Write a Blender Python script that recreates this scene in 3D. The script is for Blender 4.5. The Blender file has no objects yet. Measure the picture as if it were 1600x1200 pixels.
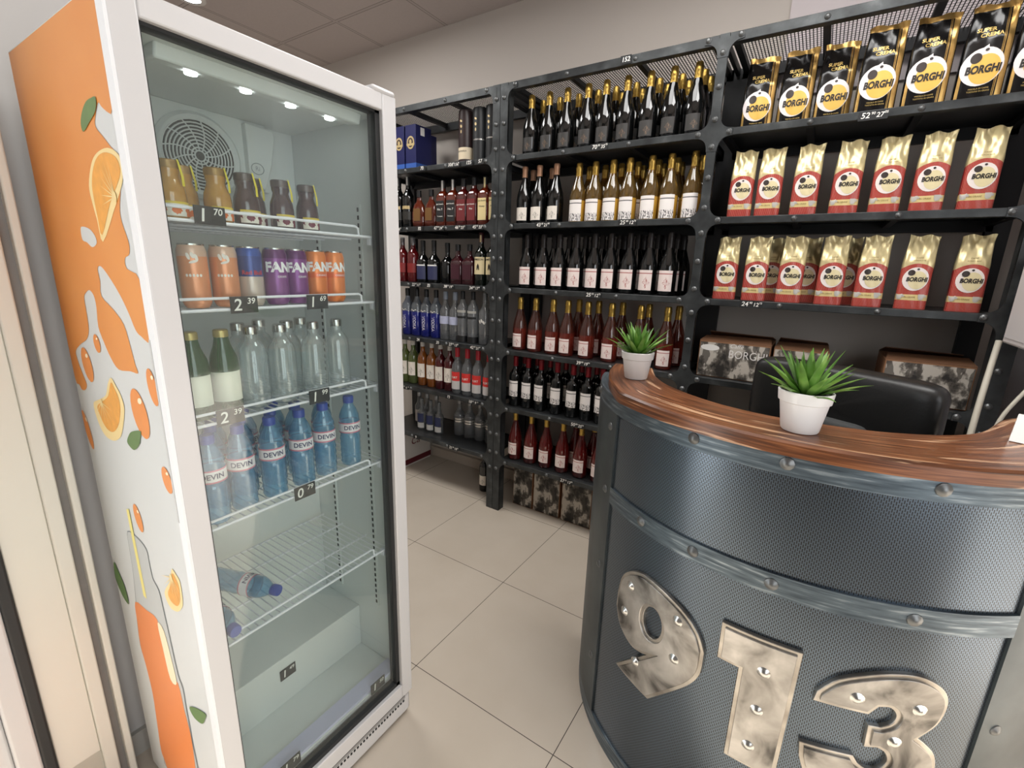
import bpy, bmesh, math, random
from mathutils import Vector, Matrix
PI = math.pi
sc = bpy.context.scene
COL = sc.collection
R = random.Random(7)

# ------------------------------------------------------------------ camera, world, light, exposure
def C(r, g, b, a=1.0):
    f = lambda c: (c/255/12.92) if c/255 <= .04045 else ((c/255+.055)/1.055)**2.4
    return (f(r), f(g), f(b), a)

EYE = Vector((0, 0, 1.5))
cam = bpy.data.cameras.new('camera'); camo = bpy.data.objects.new('camera', cam); COL.objects.link(camo)
cam.sensor_width = 36; cam.lens = 720.65/1600*36; cam.clip_start = .02
xr = Vector((.83725, .54604, .02918)); dn = Vector((.15548, -.18656, -.97006)); fw = Vector((-.52425, .81672, -.24109))
m3 = Matrix((xr, -dn, -fw)).transposed()
camo.matrix_world = Matrix.Translation(EYE) @ m3.to_4x4()
sc.camera = camo
sc.view_settings.view_transform = 'Standard'; sc.view_settings.look = 'None'
sc.view_settings.gamma = 1.0; sc.view_settings.use_curve_mapping = False
sc.view_settings.exposure = 0.0
sc.cycles.max_bounces = 8; sc.cycles.diffuse_bounces = 4; sc.cycles.glossy_bounces = 4
sc.cycles.transparent_max_bounces = 40; sc.cycles.caustics_reflective = False; sc.cycles.caustics_refractive = False
sc.cycles.sample_clamp_indirect = 6

w = bpy.data.worlds.new('daylight'); sc.world = w; w.use_nodes = True
w.node_tree.nodes['Background'].inputs[0].default_value = (.86, .93, 1, 1)
w.node_tree.nodes['Background'].inputs[1].default_value = 1.6

def area(name, loc, to, sx, sy, power, color=(1, 1, 1)):
    l = bpy.data.lights.new(name, 'AREA'); l.shape = 'RECTANGLE'; l.size = sx; l.size_y = sy; l.energy = power; l.color = color
    o = bpy.data.objects.new(name, l); COL.objects.link(o); o.location = loc
    o.rotation_euler = (Vector(to)-Vector(loc)).to_track_quat('-Z', 'Y').to_euler()
    return o
# daylight and a low sun through the open shop door (left of the camera) and the shop window (right), plus unseen ceiling panels added as soft fill
area('door_daylight', (-1.62, -.68, 1.2), (1, -.72, 1.15), 1.25, 2.3, 22, (.97, .99, 1))
area('window_daylight', (1.49, -.35, 1.6), (-1, 1.3, 1.0), 1.5, 1.9, 24, (.98, .99, 1))
for k, (x, y, q, e) in enumerate(((-.75, 1.35, .8, 17), (-2.6, 1.5, .7, 25), (.05, 1.4, .7, 19))):
    area('ceiling_fill_light', (x, y, 2.99), (x, y, 0), q, q, e, (1, .985, .965))
sun = bpy.data.lights.new('sun', 'SUN'); sun.energy = 22; sun.angle = .01; sun.color = (1, .975, .93)
suno = bpy.data.objects.new('sun', sun); COL.objects.link(suno); suno.rotation_euler = Vector((.857, .514, -.36)).to_track_quat('-Z', 'Y').to_euler()

# ------------------------------------------------------------------ node helpers
class X:
    def __init__(s, nt, k): s.nt, s.k = nt, k
    def op(s, op, b=None, c=None, rev=False):
        n = s.nt.nodes.new('ShaderNodeMath'); n.operation = op
        a = [s, b, c] if not rev else [b, s, c]
        for i, v in enumerate(a):
            if v is None: continue
            if isinstance(v, X): s.nt.links.new(v.k, n.inputs[i])
            else: n.inputs[i].default_value = v
        return X(s.nt, n.outputs[0])
    def __add__(s, o): return s.op('ADD', o)
    def __sub__(s, o): return s.op('SUBTRACT', o)
    def __rsub__(s, o): return s.op('SUBTRACT', o, rev=True)
    def __mul__(s, o): return s.op('MULTIPLY', o)
    def __truediv__(s, o): return s.op('DIVIDE', o)
    def lt(s, o): return s.op('LESS_THAN', o)
    def gt(s, o): return s.op('GREATER_THAN', o)
    def abs(s): return s.op('ABSOLUTE')
    def frac(s): return s.op('FRACT')
    def floor(s): return s.op('FLOOR')
    def pow(s, o): return s.op('POWER', o)
    def max(s, o): return s.op('MAXIMUM', o)
    def min(s, o): return s.op('MINIMUM', o)

class Mat:
    """a material with a Principled shader and short ways to feed it"""
    def __init__(s, name, color=(.5, .5, .5, 1), rough=.5, metal=0., spec=.5, **kw):
        s.m = bpy.data.materials.new(name); s.m.use_nodes = True; s.nt = s.m.node_tree
        s.b = s.nt.nodes['Principled BSDF']; s.out = s.nt.nodes['Material Output']
        s.b.inputs['Base Color'].default_value = color; s.b.inputs['Roughness'].default_value = rough
        s.b.inputs['Metallic'].default_value = metal; s.b.inputs['Specular IOR Level'].default_value = spec
        for k, v in kw.items(): s.b.inputs[k].default_value = v
    def n(s, t): return s.nt.nodes.new(t)
    def xyz(s, which='Object'):
        t = s.n('ShaderNodeTexCoord'); q = s.n('ShaderNodeSeparateXYZ'); s.nt.links.new(t.outputs[which], q.inputs[0])
        return [X(s.nt, q.outputs[i]) for i in range(3)]
    def pos(s):
        t = s.n('ShaderNodeNewGeometry'); q = s.n('ShaderNodeSeparateXYZ'); s.nt.links.new(t.outputs['Position'], q.inputs[0])
        return [X(s.nt, q.outputs[i]) for i in range(3)]
    def noise(s, scale=5, detail=3, which='Object', stretch=None, dist=0, rough=.5):
        t = s.n('ShaderNodeTexCoord'); k = t.outputs[which]
        if stretch:
            mp = s.n('ShaderNodeMapping'); mp.inputs['Scale'].default_value = stretch; s.nt.links.new(k, mp.inputs[0]); k = mp.outputs[0]
        q = s.n('ShaderNodeTexNoise'); q.inputs['Scale'].default_value = scale; q.inputs['Detail'].default_value = detail
        q.inputs['Distortion'].default_value = dist; q.inputs['Roughness'].default_value = rough
        s.nt.links.new(k, q.inputs['Vector']); return X(s.nt, q.outputs[0])
    def mix(s, f, a, b):
        n = s.n('ShaderNodeMix'); n.data_type = 'RGBA'
        for i, v in ((0, f), (6, a), (7, b)):
            if isinstance(v, X): s.nt.links.new(v.k, n.inputs[i])
            else: n.inputs[i].default_value = v
        return X(s.nt, n.outputs[2])
    def ramp(s, f, stops):
        n = s.n('ShaderNodeValToRGB'); s.nt.links.new(f.k, n.inputs[0]); e = n.color_ramp.elements
        e[0].position, e[0].color = stops[0]; e[1].position, e[1].color = stops[-1]
        for p, c in stops[1:-1]: q = e.new(p); q.color = c
        return X(s.nt, n.outputs[0])
    def set(s, name, x): s.nt.links.new(x.k, s.b.inputs[name]); return s
    def bump(s, h, strength=.3, dist=.01):
        n = s.n('ShaderNodeBump'); n.inputs['Strength'].default_value = strength; n.inputs['Distance'].default_value = dist
        s.nt.links.new(h.k, n.inputs['Height']); s.nt.links.new(n.outputs[0], s.b.inputs['Normal']); return s
    def glassy(s, tint, through, rough=.03, refl=1.0):
        """lets THROUGH of the light straight through (tinted), adds a mirror sheen that grows at grazing angles"""
        L = s.nt.links
        t = s.n('ShaderNodeBsdfTransparent'); t.inputs[0].default_value = tint
        a = s.n('ShaderNodeMixShader')
        if isinstance(through, X): L.new(through.k, a.inputs[0])
        else: a.inputs[0].default_value = through
        L.new(s.b.outputs[0], a.inputs[1]); L.new(t.outputs[0], a.inputs[2])
        g = s.n('ShaderNodeBsdfGlossy'); g.inputs['Roughness'].default_value = rough
        lw = s.n('ShaderNodeLayerWeight'); lw.inputs[0].default_value = .5
        f = (X(s.nt, lw.outputs['Facing']).pow(4.0)*.75+.045)*refl
        q = s.n('ShaderNodeMixShader'); L.new(f.k, q.inputs[0]); L.new(a.outputs[0], q.inputs[1]); L.new(g.outputs[0], q.inputs[2])
        L.new(q.outputs[0], s.out.inputs[0]); return s

def plain(name, col, rough=.5, metal=0., vary=0., vs=6, spec=.5, **kw):
    m = Mat(name, col, rough, metal, spec, **kw)
    if vary:
        n = m.noise(vs, 4)
        d = tuple(c*(1-vary) for c in col[:3])+(1,); u = tuple(min(1, c*(1+vary)) for c in col[:3])+(1,)
        m.set('Base Color', m.mix(n, d, u))
    return m.m

# ------------------------------------------------------------------ mesh helpers
class MB:
    def __init__(s): s.v = []; s.f = []; s.mi = []; s.uv = None
    def add(s, v, f, m=0):
        k = len(s.v); s.v += [tuple(p) for p in v]; s.f += [tuple(i+k for i in q) for q in f]; s.mi += [m]*len(f); return s
    def box(s, a, b, m=0):
        (x0, y0, z0), (x1, y1, z1) = [tuple(map(min, zip(a, b))), tuple(map(max, zip(a, b)))]
        v = [(x, y, z) for z in (z0, z1) for y in (y0, y1) for x in (x0, x1)]
        return s.add(v, [(0, 2, 3, 1), (4, 5, 7, 6), (0, 1, 5, 4), (2, 6, 7, 3), (0, 4, 6, 2), (1, 3, 7, 5)], m)
    def tube(s, pts, r, seg=8, m=0, caps=True):
        P = [Vector(p) for p in pts]; rs = r if isinstance(r, (list, tuple)) else [r]*len(P); V = []; F = []
        up = Vector((0, 0, 1)) if abs((P[1]-P[0]).normalized().z) < .9 else Vector((1, 0, 0))
        for i, p in enumerate(P):
            t = (P[min(i+1, len(P)-1)]-P[max(i-1, 0)]).normalized(); a = t.cross(up)
            a = a.normalized() if a.length > 1e-6 else Vector((1, 0, 0)); b = t.cross(a)
            V += [p+(a*math.cos(2*PI*j/seg)+b*math.sin(2*PI*j/seg))*rs[i] for j in range(seg)]
        for i in range(len(P)-1):
            F += [(i*seg+j, i*seg+(j+1) % seg, (i+1)*seg+(j+1) % seg, (i+1)*seg+j) for j in range(seg)]
        if caps: F += [tuple(range(seg)), tuple(range((len(P)-1)*seg, len(P)*seg))[::-1]]
        return s.add(V, F, m)
    def lathe(s, prof, seg=24, m=0, c=(0, 0, 0), axis='z', a0=0, a1=2*PI):
        V = []; F = []; full = abs(a1-a0-2*PI) < 1e-6; n = seg if full else seg+1
        for r, z in prof:
            for j in range(n):
                t = a0+(a1-a0)*j/seg; x, y = r*math.cos(t), r*math.sin(t)
                q = (x, y, z) if axis == 'z' else ((x, z, y) if axis == 'y' else (z, x, y)); V.append((q[0]+c[0], q[1]+c[1], q[2]+c[2]))
        for i in range(len(prof)-1):
            for j in range(seg): F.append((i*n+j, i*n+(j+1) % n, (i+1)*n+(j+1) % n, (i+1)*n+j))
        return s.add(V, F, m)
    def prism(s, poly, fn, t, m=0):
        """2-D outline -> front at depth 0 and back at depth t through fn(x, y, d)"""
        n = len(poly); V = [fn(x, y, 0) for x, y in poly]+[fn(x, y, t) for x, y in poly]
        return s.add(V, [tuple(range(n)), tuple(range(n, 2*n))[::-1]]+[(i, i+n, (i+1) % n+n, (i+1) % n) for i in range(n)], m)
    def dome(s, c, n, r, h, m=0, seg=10):
        c = Vector(c); n = Vector(n).normalized(); a = n.orthogonal().normalized(); b = n.cross(a); V = []; F = []
        for rr, hh in ((1.15, 0), (1.1, .25), (.85, .45), (.55, .85)):
            V += [c+(a*math.cos(2*PI*j/seg)+b*math.sin(2*PI*j/seg))*r*rr+n*h*hh for j in range(seg)]
        V.append(c+n*h)
        for i in range(3): F += [(i*seg+j, i*seg+(j+1) % seg, (i+1)*seg+(j+1) % seg, (i+1)*seg+j) for j in range(seg)]
        F += [(3*seg+j, 3*seg+(j+1) % seg, 4*seg) for j in range(seg)]
        return s.add(V, F, m)
    def mesh(s, name, mats, angle=35):
        me = bpy.data.meshes.new(name); me.from_pydata(s.v, [], s.f)
        for k in (mats if isinstance(mats, (list, tuple)) else [mats]): me.materials.append(k)
        me.polygons.foreach_set('material_index', s.mi)
        b = bmesh.new(); b.from_mesh(me); bmesh.ops.recalc_face_normals(b, faces=b.faces); b.to_mesh(me); b.free()
        if angle:
            me.polygons.foreach_set('use_smooth', [True]*len(me.polygons)); me.set_sharp_from_angle(angle=math.radians(angle))
        if s.uv: 
            l = me.uv_layers.new(name='uv')
            for lp in me.loops: l.data[lp.index].uv = s.uv[lp.vertex_index]
        return me
    def build(s, name, mats, parent=None, angle=35, bevel=0, loc=None):
        o = bpy.data.objects.new(name, s.mesh(name, mats, angle)); COL.objects.link(o)
        if parent: o.parent = parent
        if loc: o.location = loc
        if bevel:
            q = o.modifiers.new('edge', 'BEVEL'); q.width = bevel; q.segments = 2; q.limit_method = 'ANGLE'; q.angle_limit = .6; q.harden_normals = False
        return o

def tag(o, label, cat, group=None, kind=None):
    o['label'] = label; o['category'] = cat
    if group: o['group'] = group
    if kind: o['kind'] = kind
    return o
def thing(name, label, cat, loc=(0, 0, 0), rz=0, group=None):
    o = bpy.data.objects.new(name, None); COL.objects.link(o); o.location = loc; o.rotation_euler = (0, 0, rz); o.empty_display_size = .05
    return tag(o, label, cat, group)
def struct(o, label, cat): return tag(o, label, cat, kind='structure')
def dup(o, loc=None, rz=None, label=None, group=None, parent=None):
    c = o.copy(); COL.objects.link(c)
    if parent: c.parent = parent
    if loc is not None: c.location = loc
    if rz is not None: c.rotation_euler = (0, 0, rz)
    if label: c['label'] = label
    if group: c['group'] = group
    for ch in list(o.children): dup(ch, parent=c)
    return c
class Place:
    """the first call moves the prototype itself, later calls place copies of it and of its parts"""
    def __init__(s, proto): s.p = proto; s.used = False
    def __call__(s, loc, label, group, rz=0):
        if s.used: return dup(s.p, loc, rz, label, group)
        s.used = True; s.p.location = loc; s.p.rotation_euler = (0, 0, rz); s.p['label'] = label; s.p['group'] = group; return s.p
NTH = 'first second third fourth fifth sixth seventh eighth ninth tenth eleventh twelfth'.split()

TXT = {}
def text2d(body, size, bold=0., shear=0., sx=1., align='CENTER'):
    key = (body, bold, shear, align)
    if key not in TXT:
        cu = bpy.data.curves.new('t', 'FONT'); cu.body = body; cu.size = 1; cu.offset = bold; cu.shear = shear; cu.align_x = align
        cu.align_y = 'CENTER'; cu.resolution_u = 3; ob = bpy.data.objects.new('t', cu)
        me = bpy.data.meshes.new_from_object(ob)
        TXT[key] = ([(v.co.x, v.co.y) for v in me.vertices], [tuple(p.vertices) for p in me.polygons])
        bpy.data.objects.remove(ob); bpy.data.meshes.remove(me); bpy.data.curves.remove(cu)
    V, F = TXT[key]
    return [(x*size*sx, y*size) for x, y in V], F
def letter(mb, body, size, fn, m=0, ox=0, oy=0, **kw):
    V, F = text2d(body, size, **kw); mb.add([fn(x+ox, y+oy) for x, y in V], F, m); return mb
def ellipse(cx, cy, rx, ry, n=24, rot=0):
    c, s_ = math.cos(rot), math.sin(rot)
    return [(cx+rx*math.cos(2*PI*i/n)*c-ry*math.sin(2*PI*i/n)*s_, cy+rx*math.cos(2*PI*i/n)*s_+ry*math.sin(2*PI*i/n)*c) for i in range(n)]
def fan(mb, poly, fn, m=0, rings=4):
    """star-shaped outline filled in rings, so that it can follow a curved face"""
    n = len(poly); cx = sum(p[0] for p in poly)/n; cy = sum(p[1] for p in poly)/n; V = [fn(cx, cy)]; F = []
    for k in range(1, rings+1): V += [fn(cx+(x-cx)*k/rings, cy+(y-cy)*k/rings) for x, y in poly]
    F += [(0, 1+i, 1+(i+1) % n) for i in range(n)]
    for k in range(rings-1): F += [(1+k*n+i, 1+(k+1)*n+i, 1+(k+1)*n+(i+1) % n, 1+k*n+(i+1) % n) for i in range(n)]
    mb.add(V, F, m)
def spline(P, n=5, closed=True):
    out = []; N = len(P)
    for i in range(N if closed else N-1):
        g = (lambda k: P[k % N]) if closed else (lambda k: P[max(0, min(N-1, k))])
        a, b, c, d = g(i-1), g(i), g(i+1), g(i+2)
        for j in range(n):
            t = j/n
            out.append(tuple(.5*(2*b[k]+(c[k]-a[k])*t+(2*a[k]-5*b[k]+4*c[k]-d[k])*t*t+(3*b[k]-a[k]-3*c[k]+d[k])*t**3) for k in range(len(b))))
    if not closed: out.append(P[-1])
    return out

# ------------------------------------------------------------------ materials
WALLM = plain('wall_paint', C(196, 188, 180), .75, vary=.03, vs=2)
WALL2 = plain('wall_panel_paint', C(206, 197, 198), .7, vary=.02, vs=2)
WHITE = plain('white_enamel', C(208, 207, 207), .32)
INNER = plain('fridge_liner', C(214, 218, 216), .35)
BLACK = plain('black_plastic', C(22, 22, 23), .45)
RUBBER = plain('black_rubber', C(34, 35, 36), .6)
DARK = plain('dark_hole', C(20, 21, 22), .8)
CHROME = plain('bright_steel', C(205, 205, 202), .25, 1.)
ROD = plain('white_coated_wire', C(232, 232, 238), .35)
PAPER = plain('white_paper', C(232, 230, 226), .6)
CHALK = plain('chalk_white', C(240, 238, 232), .8)
CARD = plain('black_card', C(30, 31, 32), .6)
m = Mat('iron_dark', C(62, 65, 67), .42, .55)
nz = m.noise(14, 5, stretch=(1, 1, 1)); m.set('Base Color', m.ramp(nz, [(.3, C(48, 50, 51)), (.6, C(70, 73, 74)), (.85, C(104, 107, 107))])); IRON = m.m
IRONBLK = plain('iron_black', C(33, 34, 36), .5, .3, vary=.2, vs=9)
BOLT = plain('bolt_steel', C(108, 110, 110), .38, .7)
m = Mat('brushed_band', C(100, 108, 112), .42, .6)
nz = m.noise(9, 5, 'UV', (1.2, 14, 1)); m.set('Base Color', m.ramp(nz, [(.3, C(62, 72, 80)), (.55, C(94, 106, 114)), (.75, C(158, 168, 172))])); BAND = m.m
m = Mat('post_steel', C(70, 78, 82), .45, .5); nz = m.noise(7, 4); m.set('Base Color', m.ramp(nz, [(.3, C(58, 66, 69)), (.7, C(84, 92, 95))])); POSTM = m.m
m = Mat('punched_steel', C(86, 92, 98), .3, .9)
uu, vv, _ = m.xyz('UV'); c = (uu/.0040); k = c.floor(); fu = c.frac(); fv = (vv/.0104+(k*.5).frac()).frac()
slot = (fu-.5).abs().lt(.24)*(fv-.5).abs().lt(.36)
m.set('Base Color', m.mix(slot, C(100, 112, 124), C(10, 11, 13))); m.set('Metallic', (1-slot)*.95); m.bump(1-slot, .5, .002); PUNCH = m.m
m = Mat('cast_plate', C(150, 142, 128), .34, .8)
nz = m.noise(9, 4, dist=.6); m.set('Base Color', m.ramp(nz, [(.3, C(66, 64, 62)), (.43, C(146, 143, 138)), (.7, C(204, 201, 196))])); PLATE = m.m
m = Mat('plate_rim', C(176, 166, 150), .3, .85); nz = m.noise(14, 3); m.set('Base Color', m.ramp(nz, [(.3, C(140, 134, 126)), (.7, C(198, 193, 184))])); RIM = m.m
m = Mat('worktop_wood', C(140, 80, 48), .3)
nz = m.noise(4.5, 6, 'UV', (1.2, 26, 1), .6); n2 = m.noise(2.2, 5, 'UV', (1.1, 17, 1), .8)
a = m.ramp(nz, [(.28, C(58, 33, 20)), (.5, C(108, 64, 38)), (.72, C(150, 97, 62))]); lt = m.ramp(n2, [(.58, (0, 0, 0, 1)), (.64, (1, 1, 1, 1)), (.70, (0, 0, 0, 1))])
m.set('Base Color', m.mix(lt*.85, a, C(226, 182, 144))); WOOD = m.m
m = Mat('floor_tile', C(188, 175, 158), .22)
px, py, pz = m.pos()
gx = ((px+1.078)/.6+.5).frac()-.5; gy = ((py-1.053)/.6+.5).frac()-.5
line = (gx.abs().lt(.0024)).max(gy.abs().lt(.0024)); nz = m.noise(2.5, 4)
m.set('Base Color', m.mix(line, m.ramp(nz, [(.3, C(196, 184, 168)), (.7, C(206, 195, 180))]), C(74, 66, 58))); m.set('Roughness', line*.5+.2); FLOORM = m.m
m = Mat('ceiling_tile', C(150, 140, 132), .85)
px, py, pz = m.pos()
gx = ((px+2.9)/.6+.5).frac()-.5; gy = ((py-2.262)/.6+.5).frac()-.5
e = gx.abs().min(gy.abs()); bar = e.lt(.017); edge = (e-.0185).abs().lt(.0025)
nz = m.noise(60, 3); cc = m.mix(nz, C(190, 179, 174), C(198, 187, 182))
m.set('Base Color', m.mix(edge, m.mix(bar, cc, C(186, 175, 170)), C(104, 95, 90))); CEILM = m.m
LED = Mat('led', (1, 1, 1, 1)); LED.b.inputs['Emission Color'].default_value = (1, 1, 1, 1); LED.b.inputs['Emission Strength'].default_value = 12; LED = LED.m

# ------------------------------------------------------------------ the room
def wallbox(name, a, b, mt, label, cat='wall'): return struct(MB().box(a, b).build(name, mt, angle=0), label, cat)
wallbox('floor', (-4, -2.2, -.1), (2.2, 2.8, 0), FLOORM, 'beige square floor tiles with thin dark joints', 'floor')
wallbox('ceiling', (-4, -2.2, 3.03), (2.2, 2.8, 3.1), CEILM, 'grey suspended ceiling of square tiles', 'ceiling')
wallbox('wall_back', (-4, 2.66, 0), (2.2, 2.8, 3.03), WALLM, 'plain beige wall behind the shelving')
wallbox('trim_1', (-.294, 2.645, 2.3), (.7, 2.66, 3.03), WALL2, 'pale wall panel above the coffee shelves with a fine seam', 'wall panel')
wallbox('wall_right', (.7, 1.62, 0), (.9, 2.66, 3.03), plain('lilac_wall', C(196, 190, 194), .7), 'pale lilac wall beside the coffee shelves')
struct(MB().box((.9, 1.62, 0), (1.6, 1.75, 3.03)).build('wall_right_return', WALLM, angle=0), 'return of the right wall behind the counter', 'wall')
b = MB(); b.box((-1.72, -.03, 0), (-1.56, .66, 3.03)); b.box((-1.72, -1.75, 0), (-1.56, -1.32, 3.03)); b.box((-1.72, -1.32, 2.4), (-1.56, -.03, 3.03)); b.box((-4, .54, 0), (-1.72, .66, 3.03))
struct(b.build('wall_left', plain('grey_wall', C(190, 187, 184), .75, vary=.02, vs=2), angle=0), 'plain grey wall behind the drinks fridge', 'wall')
wallbox('wall_far', (-4.1, .66, 0), (-4, 2.66, 3.03), WALLM, 'far side wall beyond the spirits shelves')
DKW = plain('dark_wall', C(92, 88, 86), .7)
wallbox('wall_front', (-1.72, -1.9, 0), (1.6, -1.75, 3.03), DKW, 'dark wall behind the camera')
b = MB(); b.box((1.5, -1.75, 0), (1.6, -1.15, 3.03)); b.box((1.5, .45, 0), (1.6, 1.62, 3.03)); b.box((1.5, -1.15, 2.6), (1.6, .45, 3.03)); b.box((1.5, -1.15, 0), (1.6, .45, .6))
struct(b.build('wall_window_side', WALLM, angle=0), 'side wall holding the shop window', 'wall')
b = MB(); fr = .05
for y0, y1, z0, z1 in ((-1.15, -.35, .6, 2.6), (-.35, .45, .6, 2.6)):
    b.box((1.5, y0, z0), (1.56, y0+fr, z1)); b.box((1.5, y1-fr, z0), (1.56, y1, z1)); b.box((1.5, y0, z0), (1.56, y1, z0+fr)); b.box((1.5, y0, z1-fr), (1.56, y1, z1))
struct(b.build('window_1', WHITE, angle=0), 'white framed shop window to the right of the counter', 'window')
b = MB(); b.box((-4, 2.635, 0), (-1.65, 2.66, .075)); b.box((.69, 1.62, 0), (.7, 2.66, .08))
struct(b.build('baseboard_back', plain('skirting_tile', C(192, 180, 166), .35), angle=0), 'beige tile skirting under the spirits shelves', 'baseboard')
struct(MB().box((-1.56, .30, 0), (-1.545, .66, .08)).build('baseboard_left', plain('skirting_grey', C(176, 172, 165), .4), angle=0), 'grey tile skirting behind the drinks fridge', 'baseboard')
# white door surround at the left: frame, recessed groove, panel, black gasket and the sunlit outer profile
DW = plain('door_white', C(224, 221, 210), .4, vary=.02, vs=3); GREY = plain('groove_grey', C(132, 128, 124), .7, vary=.12, vs=20)
dr = bpy.data.objects.new('door_1', None); COL.objects.link(dr); struct(dr, 'white door surround with black rubber gasket at the left edge', 'door')
b = MB(); b.box((-1.56, .285, 0), (-1.478, .302, 2.6)); b.box((-1.56, .236, 0), (-1.475, .266, 2.6)); b.build('door_frame', DW, dr, bevel=.004)
MB().box((-1.56, .266, 0), (-1.5, .285, 2.6)).build('groove', GREY, dr)
b = MB(); b.box((-1.56, .152, .16), (-1.482, .236, 2.6)); b.build('door_panel', DW, dr, bevel=.003)
MB().box((-1.56, .152, 0), (-1.487, .236, .157)).build('kick_plate', plain('kick_grey', C(188, 184, 172), .5), dr)
MB().box((-1.56, .128, 0), (-1.468, .152, 2.6)).build('gasket', RUBBER, dr, bevel=.005)
b = MB(); b.box((-1.56, .085, 0), (-1.47, .128, 2.6)); b.box((-1.56, .03, 0), (-1.485, .085, 2.6)); b.box((-1.56, -.03, 0), (-1.5, .03, 2.6)); b.build('outer_profile', WHITE, dr, bevel=.006)
# recessed ceiling lamps
LAMPW = plain('lamp_ring', C(225, 222, 218), .4)
p = thing('ceiling_light', 'round recessed ceiling lamp, seen at the top edge above the fridge', 'ceiling light', (-3.44, 1.65, 3.03))
MB().lathe([(.05, -.008), (.075, -.006), (.078, 0), (.05, 0)], 24).build('ring', LAMPW, p); MB().lathe([(0, -.004), (.05, -.004)], 20).build('lamp', LED, p)

# ------------------------------------------------------------------ drinks fridge
FX, FB, Y0, Y1, ZT = -.955, -1.46, .335, .912, 1.9
fr = thing('drinks_fridge', 'tall white glass-door drinks fridge with an orange juice print on its side', 'fridge', (-1.2, .62, 0))
OFF = Vector((-1.2, .62, 0))
def fbuild(mb, name, mats, parent=fr, **kw):
    mb.v = [(x+1.2, y-.62, z) for x, y, z in mb.v]; return mb.build(name, mats, parent, **kw)
b = MB(); xi = FX-.045; yi0, yi1 = .375, .895; xb = -1.375
b.box((FB, Y0, .03), (xi, yi0-.004, ZT)); b.box((FB, yi1+.004, .03), (xi, Y1, ZT)); b.box((FB, yi0-.004, .03), (xb-.004, yi1+.004, ZT)); b.box((xb-.004, yi0-.004, 1.868), (xi, yi1+.004, ZT)); b.box((xb-.004, yi0-.004, .03), (xi, yi1+.004, .165))
fbuild(b, 'cabinet', WHITE)
b = MB(); t = .004
b.box((xb-t, yi0-t, .165), (xi, yi0, 1.868)); b.box((xb-t, yi1, .165), (xi, yi1+t, 1.868)); b.box((xb-t, yi0, .165), (xb, yi1, 1.868)); b.box((xb, yi0, 1.864), (xi, yi1, 1.868)); b.box((xb, yi0, .165), (xi, yi1, .17))
b.box((xb, yi0, .17), (-1.19, yi1, .33)); b.box((xb, yi0, 1.69), (-1.35, .80, 1.864))
fbuild(b, 'liner', INNER, bevel=.004)
fbuild(MB().box((xi-.055, yi0, .17), (xi-.004, yi1, .178)), 'painted_reflection', plain('reflection_lavender', C(204, 203, 228), .3))  # lavender strip: bluish reflection at the glass foot, put in as colour
# door: frame, gasket, glass
b = MB(); g0, g1, gz0, gz1 = .377, .868, .145, 1.866; dz0, dz1 = .095, 1.905
b.box((FX-.042, Y0, dz0), (FX, g0, dz1)); b.box((FX-.042, g1, dz0), (FX, Y1, dz1)); b.box((FX-.042, g0, gz1), (FX, g1, dz1)); b.box((FX-.042, g0, dz0), (FX, g1, gz0))
door = fbuild(b, 'door_frame', WHITE, bevel=.003)
b = MB(); e = .014
b.box((FX-.04, g0, gz0), (FX-.012, g0+.005, gz1)); b.box((FX-.04, g1-e, gz0), (FX-.012, g1, gz1)); b.box((FX-.04, g0, gz1-.006), (FX-.012, g1, gz1)); b.box((FX-.04, g0, gz0), (FX-.012, g1, gz0+e))
fbuild(b, 'gasket', RUBBER)
GL = Mat('door_glass', (.9, .95, .93, 1), .05).glassy((.93, .965, .955, 1), .985, .01).m
fbuild(MB().box((FX-.026, g0, gz0), (FX-.02, g1, gz1)), 'glass_pane', GL)
b = MB(); b.box((FX-.06, Y1-.075, dz1-.004), (FX+.003, Y1-.002, dz1+.012)); fbuild(b, 'hinge_cover', WHITE, bevel=.008)
# bright aluminium edge strip and the door handle groove on the side
fbuild(MB().box((FX-.024, Y0-.004, dz0), (FX+.001, Y0+.001, dz1)), 'edge_strip', plain('edge_white', C(238, 240, 242), .25))
fbuild(MB().box((FX-.0255, Y0-.0048, 1.0), (FX-.02, Y0-.0035, 1.36)), 'handle_groove', plain('groove_light', C(190, 190, 188), .4))
# plinth with a row of vent holes
b = MB(); b.box((FX-.06, Y0+.004, .012), (FX-.006, Y1-.004, .09)); pl = fbuild(b, 'plinth', WHITE, bevel=.012)
b = MB(); b.box((FX-.0065, Y0+.02, .078), (FX-.004, Y1-.03, .088)); fbuild(b, 'plinth_groove', plain('groove_mid', C(150, 149, 148), .5), pl)
b = MB()
for i in range(44): y = Y0+.03+i*.0118; b.box((FX-.0062, y, .066), (FX-.0045, y+.006, .073))
fbuild(b, 'vent', DARK, pl)
for x in (-1.42, -1.02):
    for y in (.36, .89): fbuild(MB().lathe([(0, 0), (.018, 0), (.02, .03), (0, .03)], 12, c=(x, y, 0)), 'foot', BLACK)
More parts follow.
